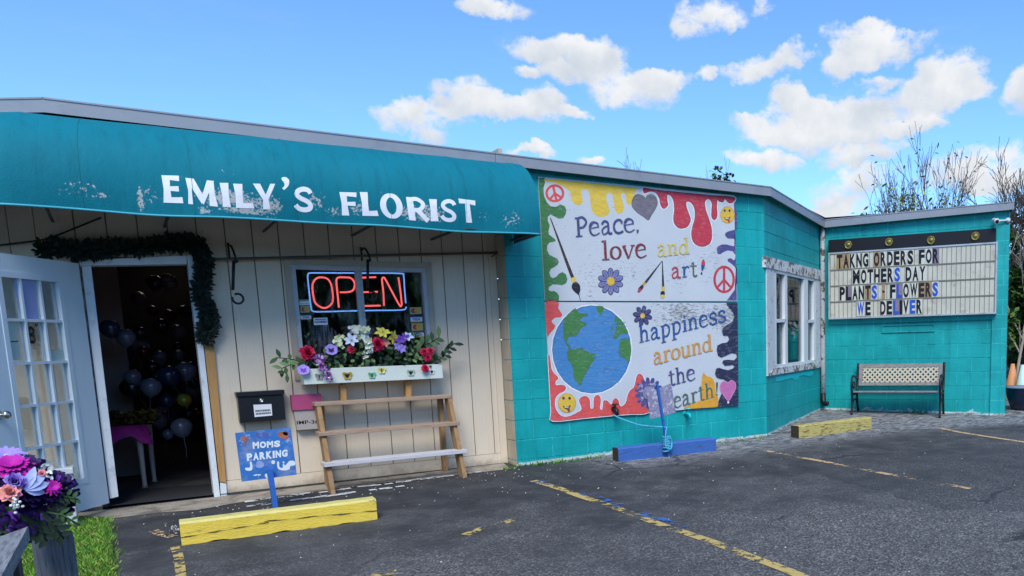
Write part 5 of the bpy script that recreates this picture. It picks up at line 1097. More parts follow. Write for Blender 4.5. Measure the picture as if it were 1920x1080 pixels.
def stop(label, A, B, h, w_, m, top, seed, chew=True):
    rr = random.Random(seed); d = (B-A); d.z = 0; L = d.length; d.normalize(); nrm_ = V((-d.y, d.x, 0)); N = 26; vs = []; fs_ = []
    t = thing('wheel_stop', label, 'wheel stop', (A+B)/2, 'timber wheel stops in the parking lot'); mb = MB()
    for i in range(N+1):
        p = A+d*(L*i/N); g = gz(p.x, p.y); c = .028*max(0, noise.noise(V((i*.35, seed, 0)))) if chew else 0; e = .012 if 0 < i < N else 0
        j = lambda s: .003*noise.noise(V((i*.6, s, seed)))
        b = .014
        ring = [(0, c), (0+j(1), h*.5), (0+j(2), h-b), (b, h+j(3)), (w_-b, h+j(4)), (w_, h-b), (w_, 0)]
        for (o, z) in ring: vs.append(V((p.x, p.y, g+z))+nrm_*o)
    k = 7
    for i in range(N): fs_ += [(i*k+q, i*k+q+1, (i+1)*k+q+1, (i+1)*k+q) for q in (0, 1)]
    mb.add(vs, [f[::-1] for f in fs_], m)
    mb.add(vs, [tuple(reversed((i*k+q, i*k+q+1, (i+1)*k+q+1, (i+1)*k+q))) for i in range(N) for q in (2, 3, 4, 5)], top)
    mb.add(vs, [tuple(range(k))], ENDG if not chew else m); mb.add(vs, [tuple(N*k+q for q in range(k-1, -1, -1))], m if chew else ENDG)
    mb.build('beam', t)
    return t
yl = stop('long yellow painted timber wheel stop in front of the parking sign', G(341, 1023), G(708, 974), .158, .15, YST, YTOP, 2)
bs = stop('blue painted timber wheel stop below the mural', G(1160, 866), G(1343, 845), .142, .14, BST, BST, 5, False)
ws = stop('short bare yellowed timber wheel stop near the bench', G(1498, 822), G(1634, 803.5), .150, .14, WST, WST, 9, False)
# cracks in the long stop: thin dark split along the grain
mb = MB(); A, B = G(341, 1023), G(708, 974); dn = V((B.y-A.y, -(B.x-A.x), 0)).normalized()
for z0, z1, f0, f1 in ((.055, .085, .0, .42), (.095, .07, .40, 1.0)):
    pts = []
    for i in range(22): f = f0+(f1-f0)*i/21; p = A.lerp(B, f); pts.append((f*1.26, gz(p.x, p.y)+z0+(z1-z0)*i/21+.006*noise.noise(V((i*.5, z0*50, 0)))))
    mb.ribbon(pts, [.0035+.003*math.sin(i) for i in range(22)], lambda x, z: V((A.lerp(B, x/1.26).x, A.lerp(B, x/1.26).y, z))+dn*.0045, ENDG)
mb.build('split', yl)

# peeling sign below the mural, rope and taps
PSG = M('peeling_sign', '#8d8ba8', .75, .3, 9, .6, 40, wear=('#b9b7be', 15, .56)); PSF = M('peeling_purple', '#56548c', .75, .35, 14, .7, 45, wear=('#a3a1b8', 22, .57)); ROPE = M('blue_rope', '#4fb6d6', .7, .3, 60, .6, 120)
PP = Pl(1.1, -.50, 0); pg = thing('peeling_sign', 'peeling grey sign with a purple flower cut-out on a blue post', 'sign', (1.13, -.50, gz(1.13, -.5)))
mb = MB(); mb.quadpx(PP, [(1212.6, 738), (1258.5, 718.5), (1267.4, 773.3), (1220, 785.5)], -.012, 0, PSG); mb.build('board', pg)
mb = MB(); cx, cy = 1217, 737
for i in range(15):
    a = 2*PI*i/15; q = [(cx+math.cos(a)*r*26-math.sin(a)*w_*26, cy+math.sin(a)*r*29+math.cos(a)*w_*29) for r, w_ in ((.3, -.06), (.75, -.15), (1, -.08), (1, .08), (.75, .15), (.3, .06))]
    mb.flat(smooth_poly(q, 3), (lambda e: (lambda x, y: PP.P(x, y, -.02, e)))(-.001-.0012*(i % 3)), PSF)
mb.flat(ell(cx, cy, 12, 13, 0, 340, 17), lambda x, y: PP.P(x, y, -.018), PSG); mb.build('flower', pg)
mb = MB(); q0, q1 = PP.P(1254, 856, .012), PP.P(1232, 721, .012); mb.tube([q0, q0.lerp(q1, .3), q0.lerp(q1, .65), q1], .017, POB, 4, smooth=False); mb.build('post', pg)
mb = MB(); r1 = [FRONT.P(1150, 778, .12)] + [hit(x, y, (0, yy, 0), (0, 1, 0)) for x, y, yy in ((1162, 784, -.2), (1178, 790, -.28), (1200, 797, -.36), (1225, 799.5, -.44), (1250, 801, -.535))]
mb.tube(smooth_poly(r1, 6, False), .0085, ROPE, 6)
kc = q0.lerp(q1, .18); rr = random.Random(2)
for i in range(9):
    z = -.07+.018*i; r = .030+rr.uniform(-.004, .010); tl = rr.uniform(-.25, .25)
    mb.tube([kc+V((r*math.cos(a), r*math.sin(a), z+tl*r*math.cos(a))) for a in [2*PI*k/14 for k in range(14)]], .0085, ROPE, 6, closed=True)
mb.tube(smooth_poly([kc+V((.02, -.04, .07)), kc+V((.045, -.03, .02)), kc+V((.02, -.05, -.05)), kc+V((-.035, -.04, -.03)), kc+V((-.03, -.03, .09)), r1[-1]], 5, False), .0085, ROPE, 6)
tag(mb.build('rope', None, kc), 'light blue rope knotted round the post and stretched to the wall tap', 'rope')
def tap(label, x, y, body, han, s=1):
    c = FRONT.P(x, y, 0); t = thing('wall_tap', label, 'tap', c); mb = MB()
    mb.tube([c, c+V((0, -.06, 0)), c+V((0, -.10, -.01)), c+V((0, -.115, -.06))], [.02*s, .018*s, .018*s, .014*s], body, 8); mb.lathe([(.03*s, 0), (.03*s, .008)], c, body, 10, V((0, -1, 0))); mb.build('spout', t)
    mb = MB(); mb.tube([c+V((0, -.07, 0)), c+V((0, -.075, .05))], .008, body, 6); mb.lathe([(.03*s, 0), (.034*s, .006), (.03*s, .012)], c+V((0, -.075, .05)), han, 8); mb.build('handle', t)
tap('black wall tap under the mural with the rope tied to it', 1147.5, 767, BLK, BLK, 1.25)
tap('teal painted wall tap under the mural right of the peeling sign', 1284, 775, MATS['fresh_teal_patch'], MATS['fresh_teal_patch'], .9)

# hanging rod, plant hooks, cable, garland
mb = MB(); rod = [BACK.P(404, 486, .06), BACK.P(560, 482.5, .06), BACK.P(700, 479, .06), BACK.P(931, 474, .06)]; mb.tube(smooth_poly(rod, 5, False), .012, M('dark_rod', '#5a5348', .7), 6)
mb.tube([rod[-1], BACK.P(918, 485, 0)], .006, STEEL, 5); mb.tube([rod[-1], BACK.P(932, 470, 0)], .010, STEEL, 5); tag(mb.build('hanging_rod'), 'thin rod fixed along the beige wall above the window', 'rod')
def hook(label, bx, by, tx, ty, ry):
    D0 = .24; t = thing('plant_hook', label, 'plant hook', BACK.P(tx, ty, D0), 'iron hooks for hanging plants'); a = BACK.P(bx, by, .0); b = BACK.P(tx, ty, D0)
    mb = MB(); mb.tube(smooth_poly([a, a.lerp(b, .5)+V((0, 0, .05)), b+V((0, 0, .02)), b+V((0, -.02, -.01)), b+V((0, 0, -.035)), b+V((.02, .03, -.02))], 5, False), .009, BLK, 6); mb.tube([a+V((0, 0, -.1)), a+V((0, 0, .03))], .008, BLK, 5); mb.build('bracket', t)
    c = BACK.P(tx+5, ry, D0); mb = MB(); R_ = .040
    mb.tube([b+V((-.012, 0, -.02)), c+V((-.03, 0, R_+.03))], .012, BLK, 6)
    mb.tube([c+V((R_*math.cos(rad(k)), 0, R_*math.sin(rad(k)))) for k in range(120, -215, -20)], .009, BLK, 6); mb.build('hook', t)
hook('black iron hook on a wall bracket left of the window', 428, 462, 441, 484, 560); hook('black iron hook hanging in front of the neon sign', 677, 470, 692, 482, 555)
mb = MB(); mb.tube(smooth_poly([LFT.P(-20, 462, .03), LFT.P(40, 455, .03), BACK.P(90, 447, .04), BACK.P(150, 424, .04), BACK.P(190, 408, .04)], 5, False), .007, BLK, 5); tag(mb.build('cable'), 'black cable sagging along the dark wall above the open door', 'cable')
mb = MB(); rr = random.Random(14)
gp = [BACK.P(x, y, .05) for x, y in ((82, 470), (110, 462), (150, 470), (200, 465), (260, 462), (320, 458), (358, 455), (378, 475), (382, 510), (376, 545), (388, 580), (392, 610), (384, 632))]
gs = smooth_poly(gp, 10, False)
for i in range(2600):
    k = rr.randrange(len(gs)); f = k/len(gs); p = V(gs[k]); r = (.055 if f < .55 else .052)*(.7+.5*noise.noise(V((f*14, 1, 0)))+.25)
    a = rr.uniform(0, 2*PI); d = V((math.cos(a), -.35+rr.uniform(-.7, .3), math.sin(a))).normalized(); q = p+d*r*rr.uniform(.2, 1.0)
    leaf(mb, q, d+V((rr.uniform(-.6, .6), rr.uniform(-.4, .2), rr.uniform(-.6, .6))), V((0, -1, .2)), rr.uniform(.035, .07), .022, NEED if rr.random() < .8 else LEAFD)
mb.tube(gs, .02, NEED, 6); tag(mb.build('garland'), 'dark green leafy garland draped over the top and right of the doorway', 'garland')
# papers on the open door, number on the wall behind it
PAP = M('lavender_paper', '#8f9ccc', .7, .05); PAW = M('pale_notice', '#a9bfba', .7, .08)
for q, m, lb in (([(25, 523), (64, 524), (74, 600), (42, 601)], PAP, 'lavender paper sheet taped to a top pane of the open door'), ([(4, 607), (31, 606), (39, 675), (14, 676)], PAW, 'pale green notice with a fold in the second row of door panes'), ([(93, 658), (117, 655), (122, 677), (97, 679)], PAW, 'small pale notice low in a right pane of the door')):
    mb = MB(); mb.quadpx(DP, q, .0012, .002, m)
    if m is PAW and q[0][0] < 10: mb.flat([(6, 640), (35, 639), (35, 641), (6, 642)], lambda x, y: DP.P(x, y, .0024), BLK)
    tag(mb.build('paper_notice'), lb, 'paper notice', 'papers on the open door')
mb = MB()
for ch, q in (('8', [(51, 612), (64, 611), (66, 643), (54, 644)]), ('7', [(66, 607), (76, 606), (80, 637), (72, 638)])): text(mb, ch, q, lambda x, y: LFT.P(x, y, .012), BLK, .0)
tag(mb.build('house_number', None, LFT.P(64, 640, .01)), 'dark house number 87 on the siding seen through the open door', 'house number')

# ================================================================ changeable letter sign on the wing
def ip(q): return [(1540+x/5.333, 420+y/5.333) for x, y in q]
MF, MC, MSL, MBK = M('sign_frame_metal', '#b9c0c4', .4, .1, 6, metal=.4, dirt=('#7c7360', 7, .6, .5)), M('sign_face_cream', '#c2c1b2', .55, .14, 5, dirt=('#6f6a58', 4, .6, .5)), M('sign_track', '#76766c', .6, .15, 9), M('sign_black_board', '#131219', .5, .2, 5)
mq_ = thing('letter_board', 'cream changeable letter sign announcing orders for mothers day', 'sign', WING.P(1708, 596, .06))
sgf = ip([(70, 290), (1770, 175), (1742, 900), (70, 952)]); D1 = .11
us = [WING.px(*p, D1) for p in sgf]; uL_, uR_ = (us[0][0]+us[3][0])/2, (us[1][0]+us[2][0])/2; zT_, zB_ = (us[0][1]+us[1][1])/2, (us[2][1]+us[3][1])/2
mb = MB(); mb.pbox(WING, uL_, uR_, zB_, zT_, .004, D1-.018, MF); fw = .022
for a in ((uL_, uR_, zT_-fw, zT_), (uL_, uR_, zB_, zB_+fw), (uL_, uL_+fw, zB_+fw, zT_-fw), (uR_-fw, uR_, zB_+fw, zT_-fw)): mb.pbox(WING, *a, D1-.018, D1, MF)
mb.build('frame', mq_)
mb = MB(); mb.pbox(WING, uL_+fw, uR_-fw, zB_+fw, zT_-fw, D1-.018, D1-.012, MC)
iw, ih = uR_-uL_-2*fw, zT_-zB_-2*fw; NC = 36; rowz = [zB_+fw+ih*k/4 for k in range(5)]
for k in range(NC+1): u = uL_+fw+.008+(iw-.016)*k/NC; mb.pbox(WING, u-.0035, u+.0035, zB_+fw, zT_-fw, D1-.012, D1-.007, MSL)
for k in range(1, 4): mb.pbox(WING, uL_+fw, uR_-fw, rowz[k]-.009, rowz[k]+.009, D1-.012, D1-.004, MSL)
mb.build('face', mq_)
BLKL, BLUL, BRNL, TANT, VIOT = M('letter_black', '#15151c', .4), M('letter_blue', '#2a55b8', .4), M('letter_brown', '#2c1c1a', .4, .3, 20), M('letter_tan', '#a08a66', .45, .25, 14), M('letter_mauve', '#857a8c', .45, .25, 14)
LFACE = M('letter_tile', '#c9cabd', .5, .08)
mb = MB()
def wq(u0, u1, z0, z1): return lambda x, y: WING.w(u0+(u1-u0)*x, z0+(z1-z0)*y, 0)
def srow(row, x0, x1, y0, txt, cols):
    """letters on their own clear tiles from pixel x0 to x1"""
    ua, ub = WING.px(*ip([(x0, y0)])[0], D1)[0], WING.px(*ip([(x1, y0)])[0], D1)[0]
    wd = {'I': .5, 'M': 1.25, 'W': 1.3, ' ': .65, '-': .6, '.': .5}; tot = sum(wd.get(c, 1) for c in txt); u = ua
    z0, z1 = rowz[3-row]+.018, rowz[4-row]-.016
    for c, k in zip(txt, cols):
        w_ = (ub-ua)*wd.get(c, 1)/tot
        if c != ' ':
            lm = {'k': BLKL, 'b': BLUL, 'n': BRNL, 't': BRNL, 'v': BLUL, 'm': BLKL}[k]; tm = {'t': TANT, 'v': VIOT, 'm': VIOT, 'b': LFACE}.get(k, LFACE)
            mb.add([WING.w(u+.002, z0-.006, D1-.004), WING.w(u+w_-.002, z0-.006, D1-.004), WING.w(u+w_-.002, z1+.006, D1-.004), WING.w(u+.002, z1+.006, D1-.004)], [(0, 1, 2, 3)], tm)
            vs, fs2 = text_polys(c, .045)
            if c == '.': zz0_, zz1_ = z0+(z1-z0)*.42, z0+(z1-z0)*.58
            else: zz0_, zz1_ = z0, z1
            mb.add([WING.w(u+w_*(.08+.84*x), zz0_+(zz1_-zz0_)*y, D1-.0025) for x, y in vs], fs2, lm)
        u += w_
srow(0, 150, 1178, 350, 'TAKNG ORDERS FOR', 'ttkkk tnkknk kkm'.replace(' ', 'k')); srow(1, 308, 1045, 520, 'MOTHERS DAY', 'kkkkkkbkkkk'); srow(2, 178, 1172, 690, 'PLANTS . FLOWERS', 'kmkktbktkkvkkttb'); srow(3, 352, 1012, 840, 'WE  DELIVER', 'bkkknkvmkbk')
mb.build('lettering', mq_)
vis = thing('lamp_board', 'black board with four brass lamps above the letter sign', 'lamp board', WING.P(1708, 470, .06))
bq = ip([(72, 158), (1745, 45), (1748, 160), (68, 275)]); ub_ = [WING.px(*p, .10) for p in bq]
mb = MB(); mb.pbox(WING, (ub_[0][0]+ub_[3][0])/2, (ub_[1][0]+ub_[2][0])/2, zT_+.006, (ub_[0][1]+ub_[1][1])/2, .004, .10, MBK); mb.build('board', vis)
BRASS = M('aged_brass', '#8d8447', .4, .25, 20, metal=.5, dirt=('#4d4a2c', 20, .55, .6))
for x, y in ((270, 210), (677, 182), (1097, 163), (1540, 122)):
    c = WING.P(*ip([(x, y)])[0], .10); mb = MB(); mb.lathe([(.058, 0), (.060, .012), (.048, .02), (.044, .012), (.030, .012), (.026, .024), (.012, .03), (0, .03)], c, BRASS, 16, WING.n)
    for k in range(10): a = 2*PI*k/10; mb.lathe([(.008, .016), (.006, .022), (0, .023)], c+WING.u*(.052*math.cos(a))+V((0, 0, .052*math.sin(a))), BRASS, 6, WING.n)
    mb.build('lamp', vis)
mb = MB(); z_ = WING.px(*ip([(870, 985)])[0])[1]                 # painted-over trim under the sign
TT = MATS['teal_block_paint_wing']
mb.pbox(WING, uL_+.03, uR_-.02, zB_-.075, zB_-.004, .003, .028, TT); tr = [WING.px(1540+x/5.333, 590+y/5.333) for x, y in ((605, 105), (1135, 90), (1130, 170), (610, 182))]
u0t, u1t, z0t, z1t = tr[0][0], tr[1][0], tr[3][1], tr[0][1]
for a in ((u0t, u1t, z1t-.014, z1t), (u0t, u1t, z0t, z0t+.014), (u0t, u0t+.014, z0t+.014, z1t-.014), (u1t-.014, u1t, z0t+.014, z1t-.014)): mb.pbox(WING, *a, .002, .016, TT)
mb.build('sign_trim', house)
# camera at the corner
WPL = M('white_plastic', '#cfd3d4', .4, .06)
cm = thing('security_camera', 'small white security camera on the corner above the letter sign', 'security camera', WING.P(1866, 415, .1))
mb = MB(); c = WING.P(1866, 414, .13); dcam = (V((-.55, -.8, -.25))).normalized(); mb.lathe([(.028, -.07), (.032, -.06), (.033, .05), (.038, .055), (.038, .08)], c, WPL, 12, dcam); mb.build('housing', cm)
mb = MB(); mb.lathe([(.026, .0805), (.02, .083), (0, .086)], c, BLK, 12, dcam); mb.build('lens', cm)
mb = MB(); mb.tube([c-dcam*.06, c-dcam*.06+WING.u*.06-V((0, 0, .01)), WING.P(1890, 413, .03)], .012, WPL, 8); mb.lathe([(.035, 0), (.035, .025)], WING.P(1890, 413, .004), WPL, 12, WING.n); mb.build('bracket', cm)

# ================================================================ bench
GW = M('grey_weathered_slat', '#8d8a88', .8, .25, 5, .4, 40, stretch=(2, 2, 5), dirt=('#5a5652', 8, .58, .5)); LAT = M('cream_lattice', '#c3b8a0', .6, .15, 20); IRON = M('cast_iron', '#14161c', .5, .2)
bu0, bu1 = .60, 1.86; gb = gz(*WING.w(1.2, 0, .3).xy)
bt = WING.px(1680, 682, .10)[1]; bsz = WING.px(1690, 735.5, .50)[1]; bb = WING.px(1680, 722.5, .14)[1]
bench = thing('park_bench', 'park bench with cream lattice back and black iron ends under the letter sign', 'bench', WING.w(1.23, gb, .33))
def bz(u, d): return gz(*WING.w(u, 0, d).xy)
for u in (bu0, bu1):
    mb = MB(); r = .017
    mb.tube(smooth_poly([WING.w(u, bz(u, .52), .55), WING.w(u, .25, .50), WING.w(u, bsz-.02, .52), WING.w(u, bsz+.10, .54), WING.w(u, bsz+.21, .50), WING.w(u, bsz+.235, .40), WING.w(u, bsz+.20, .22), WING.w(u, bsz+.19, .15)], 5, False), r, IRON, 8)
    mb.tube(smooth_poly([WING.w(u, bz(u, .12), .08), WING.w(u, .22, .14), WING.w(u, bsz, .17), WING.w(u, bb, .14), WING.w(u, bt+.012, .085)], 5, False), r, IRON, 8)
    mb.tube([WING.w(u, bsz-.03, .52), WING.w(u, bsz-.035, .16)], r, IRON, 8); mb.tube(smooth_poly([WING.w(u, .2, .50), WING.w(u, .30, .33), WING.w(u, .2, .14)], 5, False), .010, IRON, 6)
    mb.tube([WING.w(u, bsz+.10+.05*math.sin(a), .38+.06*math.cos(a)) for a in [2*PI*k/14 for k in range(14)]], .009, IRON, 6, closed=True)
    mb.build('end_frame', bench)
seat = None
for k in range(5):
    mb = MB(); d = .50-.078*k; mb.box(WING.w((bu0+bu1)/2, bsz-.006*k+.006, d-.03), bu1-bu0-.03, .064, .022, GW, WING.u, -WING.n, V((0, 0, 1)), .004); mb.build('slat', bench)
def bk(u, t, off=0): return WING.w(u, bb+(bt-bb)*t, .14-.055*t+off)
def bkbox(mb, u0, u1, t0, t1, m, th=.012):
    q = [bk(u0, t0), bk(u1, t0), bk(u1, t1), bk(u0, t1)]; n_ = WING.n*th; mb.hexa([q[0]-n_, q[1]-n_, q[1]+n_, q[0]+n_, q[3]-n_, q[2]-n_, q[2]+n_, q[3]+n_], m)
mb = MB(); a0, a1 = bu0+.02, bu1-.02
bkbox(mb, a0, a1, .84, 1, GW); bkbox(mb, a0, a1, 0, .14, GW); bkbox(mb, a0, a0+.055, .14, .84, GW); bkbox(mb, a1-.055, a1, .14, .84, GW); mb.build('backrest', bench)
mb = MB(); lu0, lu1, lt0, lt1 = a0+.055, a1-.055, .14, .84; H = (bt-bb)*.70; st_ = H/3.0
W_ = lu1-lu0; n_d = int(W_/st_)+4
def latline(u_s, sgn, lift):
    """diagonal strip clipped to the panel"""
    pts = []
    for k in range(41):
        t = k/40; u = u_s+sgn*H*t
        if lu0 <= u <= lu1: pts.append((u, lt0+(lt1-lt0)*t))
    if len(pts) < 2: return
    (ua, ta), (ub, tb) = pts[0], pts[-1]; hw = .0115
    q = [bk(ua-hw*1.41, ta, lift), bk(ua+hw*1.41, ta, lift), bk(ub+hw*1.41, tb, lift), bk(ub-hw*1.41, tb, lift)]; n_ = WING.n*.004
    mb.hexa([q[0]-n_, q[1]-n_, q[1]+n_, q[0]+n_, q[3]-n_, q[2]-n_, q[2]+n_, q[3]+n_], LAT)
k = -4
while lu0+k*st_ < lu1+H:
    latline(lu0+k*st_, 1, .003); latline(lu0+k*st_, -1, -.003); k += 1
mb.build('lattice', bench)

# ================================================================ beyond the corner: pot, cones
POTM = M('navy_glazed_pot', '#14203f', .3, .15, 5, spec=.6); ORC = M('cone_orange', '#c98a5c', .6, .1); COW = M('cone_pale', '#b6cfc6', .6, .1)
pc = G(1921, 768); pt = thing('flower_pot', 'big navy blue glazed pot at the corner of the wing', 'pot', pc)
mb = MB(); mb.lathe([(.17, 0), (.20, .03), (.26, .18), (.285, .31), (.30, .33), (.30, .355), (.27, .355), (.255, .30), (0, .29)], pc, POTM, 28); mb.build('bowl', pt)
mb = MB(); mb.lathe([(.302, .336), (.306, .345), (.302, .354)], pc, M('pot_rim', '#8f97ab', .4), 28); mb.build('rim', pt)
def cone(x, y, dist, m, label, h=.71):
    d = ray(x, y); p = CAM+d*dist; b = V((p.x, p.y, gz(p.x, p.y))); h = p.z-b.z; t = thing('traffic_cone', label, 'traffic cone', b, 'traffic cones behind the pot'); mb = MB()
    mb.lathe([(.14, .03), (.135, .05), (.03, h), (.02, h)], b, m, 16); mb.build('body', t); mb = MB(); mb.box(b+V((0, 0, .015)), .36, .36, .03, m, bev=.008); mb.build('base', t)
cone(1899, 682, 15.2, ORC, 'faded orange traffic cone behind the navy pot'); cone(1918, 684, 15.0, COW, 'pale green-white traffic cone at the right edge behind the pot')

# ================================================================ inside the doorway
TBLW = M('white_table_paint', '#b9b2a6', .6, .12, 8); CLOTH = M('magenta_cloth', '#b52a8a', .7, .25, 6, .3, 20)
ty = 1.15
t1, t2 = hit(272, 913, (0, 0, .02), (0, 0, 1)), hit(290, 904, (0, 0, .02), (0, 0, 1)); tz = hit(262, 797, (0, t1.y, 0), (0, 1, 0)).z
tab = thing('side_table', 'white wooden table under a magenta cloth just inside the doorway', 'table', (t1.x-.3, t1.y+.2, .012))
def legp(x, y): mb = MB(); mb.tube([V((x, y, .013)), V((x, y, .05)), V((x, y, .35)), V((x, y, tz-.02))], [.026, .018, .024, .034], TBLW, 8); mb.build('leg', tab)
legp(t1.x, t1.y); legp(t2.x, t2.y); legp(t1.x-.62, t1.y); legp(t2.x-.62, t2.y)
mb = MB(); mb.box((t1.x-.31, (t1.y+t2.y)/2, tz-.045), .64, abs(t2.y-t1.y)+.06, .07, TBLW); mb.build('apron', tab)
mb = MB(); x0, x1, y0, y1 = t1.x-.70, t1.x+.06, min(t1.y, t2.y)-.06, max(t1.y, t2.y)+.10; per = []
NP = 60; hang = []
for k in range(NP):
    f = k/NP*4; s = int(f); g = f-s; c = [(x0, y0), (x1, y0), (x1, y1), (x0, y1)]; a, b = c[s], c[(s+1) % 4]; per.append((a[0]+(b[0]-a[0])*g, a[1]+(b[1]-a[1])*g))
cx_, cy_ = (x0+x1)/2, (y0+y1)/2; vs = [V((x, y, tz+.006)) for x, y in per]+[V((x+(x-cx_)*.06+.02*math.sin(k*1.7), y+(y-cy_)*.10-.015+.02*math.cos(k*1.3), tz-.14-.05*math.sin(k*.9)-.04*noise.noise(V((k*.4, 0, 0))))) for k, (x, y) in enumerate(per)]
mb.add(vs, [tuple(range(NP))]+[(k, (k+1) % NP, NP+(k+1) % NP, NP+k) for k in range(NP)], CLOTH, True); tag(mb.build('table_cloth', None, (cx_, cy_, tz)), 'magenta cloth draped over the white table inside the door', 'tablecloth')
mb = MB(); rr = random.Random(6); wc = hit(243, 748, (0, t1.y+.05, 0), (0, 1, 0)); wc.z = tz+.05; WG_ = [pet('wreath_gold', '#8a7420', .3), pet('wreath_brown', '#4a3a14', .3), LEAFD]
for i in range(420):
    a = rr.uniform(0, 2*PI); r = .17+rr.uniform(-.05, .05); p = wc+V((r*math.cos(a)-.03, r*.8*math.sin(a), rr.uniform(-.04, .06))); leaf(mb, p, V((rr.uniform(-1, 1), rr.uniform(-1, 1), rr.uniform(0, 1))), V((0, -.4, 1)), .06, .028, rr.choice(WG_))
tag(mb.build('wreath', None, wc), 'gold and brown leaf wreath lying on the magenta cloth', 'wreath')
def foil(name, c): 
    m = M(name, c, .18, .1, 6, spec=.7); return m
FO = {'grey': foil('balloon_grey', '#69707f'), 'blue': foil('balloon_blue', '#2b3653'), 'yellow': foil('balloon_olive', '#8e8a26'), 'black': foil('balloon_black', '#24262d'), 'red': foil('balloon_red', '#5a1524')}
prot = {}
def make_balloon(k):
    t = thing('balloon', 'dark glossy balloon', 'balloon', (0, 0, 0), 'balloons inside the doorway'); mb = MB(); mb.lathe([(.004, -1.12), (.10, -1.10), (.03, -1.02), (.25, -.93), (.55, -.74), (.85, -.38), (1, .05), (.97, .35), (.8, .68), (.45, .93), (.15, 1.0), (0, 1.01)], (0, 0, 0), FO[k], 18); mb.build('skin', t)
    mb = MB(); mb.tube([V((0, 0, -1.1)), V((.05, 0, -1.9)), V((-.05, .1, -2.9))], .03, FO['grey'], 4); mb.build('ribbon', t); return t
BAL = [(206, 617, 17, 'blue', 1.2, 'blue balloon highest beside the grey partition'), (236, 634, 17, 'grey', 1.35, 'grey balloon tucked below the highest blue one'), (262, 625, 12, 'black', 2.0, 'small black balloon far back in the middle of the doorway'), (303, 612, 14, 'black', 2.3, 'black balloon high up at the back right'), (285, 690, 14, 'black', 2.4, 'black balloon under the small lights'),
    (250, 708, 15, 'grey', 1.5, 'grey balloon above the wreath'), (283, 727, 18, 'grey', 1.3, 'shiny grey balloon right of the wreath'), (248, 728, 20, 'black', 1.6, 'wide black balloon behind the wreath'), (318, 706, 20, 'blue', 1.5, 'blue balloon left of the big grey one at the right'), (348, 698, 19, 'grey', 1.7, 'big grey balloon nearest the right door jamb'), (362, 715, 15, 'black', 1.9, 'black balloon below the big grey one'), (312, 752, 14, 'blue', 1.6, 'blue balloon left of the olive yellow one'), (346, 751, 13, 'yellow', 1.5, 'olive yellow balloon right of the blue ones'), (341, 803, 19, 'grey', 1.4, 'lowest large grey balloon with light streaks'), (315, 815, 10, 'grey', 1.5, 'small grey balloon beside the lowest large one'), (268, 660, 11, 'red', 2.0, 'dark red balloon deep in the doorway')]
rbx = random.Random(42)
BAL += [(rbx.uniform(250, 350), rbx.uniform(520, 690), rbx.uniform(9, 15), rbx.choice(['black', 'grey', 'blue', 'grey']), rbx.uniform(2.2, 3.4), 'dark glossy balloon in the upper cluster deep in the doorway') for _ in range(16)]
BAL += [(rbx.uniform(290, 372), rbx.uniform(690, 850), rbx.uniform(9, 16), rbx.choice(['black', 'grey', 'blue', 'black']), rbx.uniform(1.9, 2.8), 'dark glossy balloon in the lower cluster deep in the doorway') for _ in range(14)]
for x, y, r, k, yd, lb in BAL:
    c = hit(x, y, (0, yd, 0), (0, 1, 0)); R_ = r*(c-CAM).dot(FW)/FPX
    if k not in prot: prot[k] = make_balloon(k); o = prot[k]; o.location = c; o.scale = (R_,)*3
    else: o = dup(prot[k], c, None, R_)
    o['label'] = lb
    tl = rnd.uniform(-.5, .5); o.rotation_euler = (rnd.uniform(-.3, .3), tl, rnd.uniform(0, 6))

LAMP = M('shop_ceiling_lamp', '#ffffff', .5, 0, emit=('#fff3e0', 1.2))
for i, (x, y, yd) in enumerate(((282, 487, 4.2), (305, 490, 3.2), (330, 485, 4.6))):
    c = hit(x, y, (0, yd, 0), (0, 1, 0)); c.z = min(c.z, 2.56); t = thing('ceiling_lamp', ('lit ceiling lamp farthest left at the top of the doorway', 'lit ceiling lamp in the middle at the top of the doorway', 'lit ceiling lamp farthest right at the top of the doorway')[i], 'ceiling lamp', c, 'lit ceiling lamps inside the shop'); mb = MB(); mb.box(c, .20, .12, .02, LAMP); mb.build('diffuser', t); mb = MB(); mb.box(c+V((0, 0, .022)), .23, .15, .022, WPL); mb.build('housing', t)

# things in the angled window
mb = MB(); rr = random.Random(3); bc = ANGL.P(1488, 616, -.17)
for i in range(70): q = bc+V((rr.uniform(-.08, .08), rr.uniform(-.06, .06), rr.uniform(-.08, .08))); lily(mb, q, V((.2, -1, .3)), .035, rr.choice([PYEL, CREA, PEAC, PINKL, LEAFP, PWHT, LILA]), None, 5, rr, .6)
tag(mb.build('bouquet', None, bc), 'mixed yellow and pink bouquet standing in the angled window', 'bouquet')
mb = MB(); mb.lathe([(.05, -.45), (.07, -.42), (.06, -.2), (.08, -.06), (.075, -.06), (.05, -.3)], bc, M('teal_vase', '#1f8a8c', .3, .1), 16); tag(mb.build('vase', None, bc-V((0, 0, .45))), 'teal vase holding the bouquet in the angled window', 'vase')
mb = MB(); vs = []; fs_ = []
for i in range(13):
    u = WU0+.30+.36*i/12; o = -.55+.03*math.sin(i*2.1); vs += [ANGL.w(u, WZ0-.3, o), ANGL.w(u, WZ0+.52, o)]
mb.add(vs, [(2*i, 2*i+2, 2*i+3, 2*i+1) for i in range(12)], M('teal_drape', '#1a7f86', .7, .2), True); tag(mb.build('drape', None, ANGL.w(WU0+.48, WZ0, -.55)), 'teal drape hanging behind the bouquet', 'drape')
mb = MB(); mb.pbox(ANGL, WU0+.20, WU0+.42, WZ1-.62, WZ1-.30, -1.0, -.98, M('dark_picture', '#2c2426', .6, .4, 12)); tag(mb.build('picture'), 'dark framed picture hanging inside the angled window', 'picture')
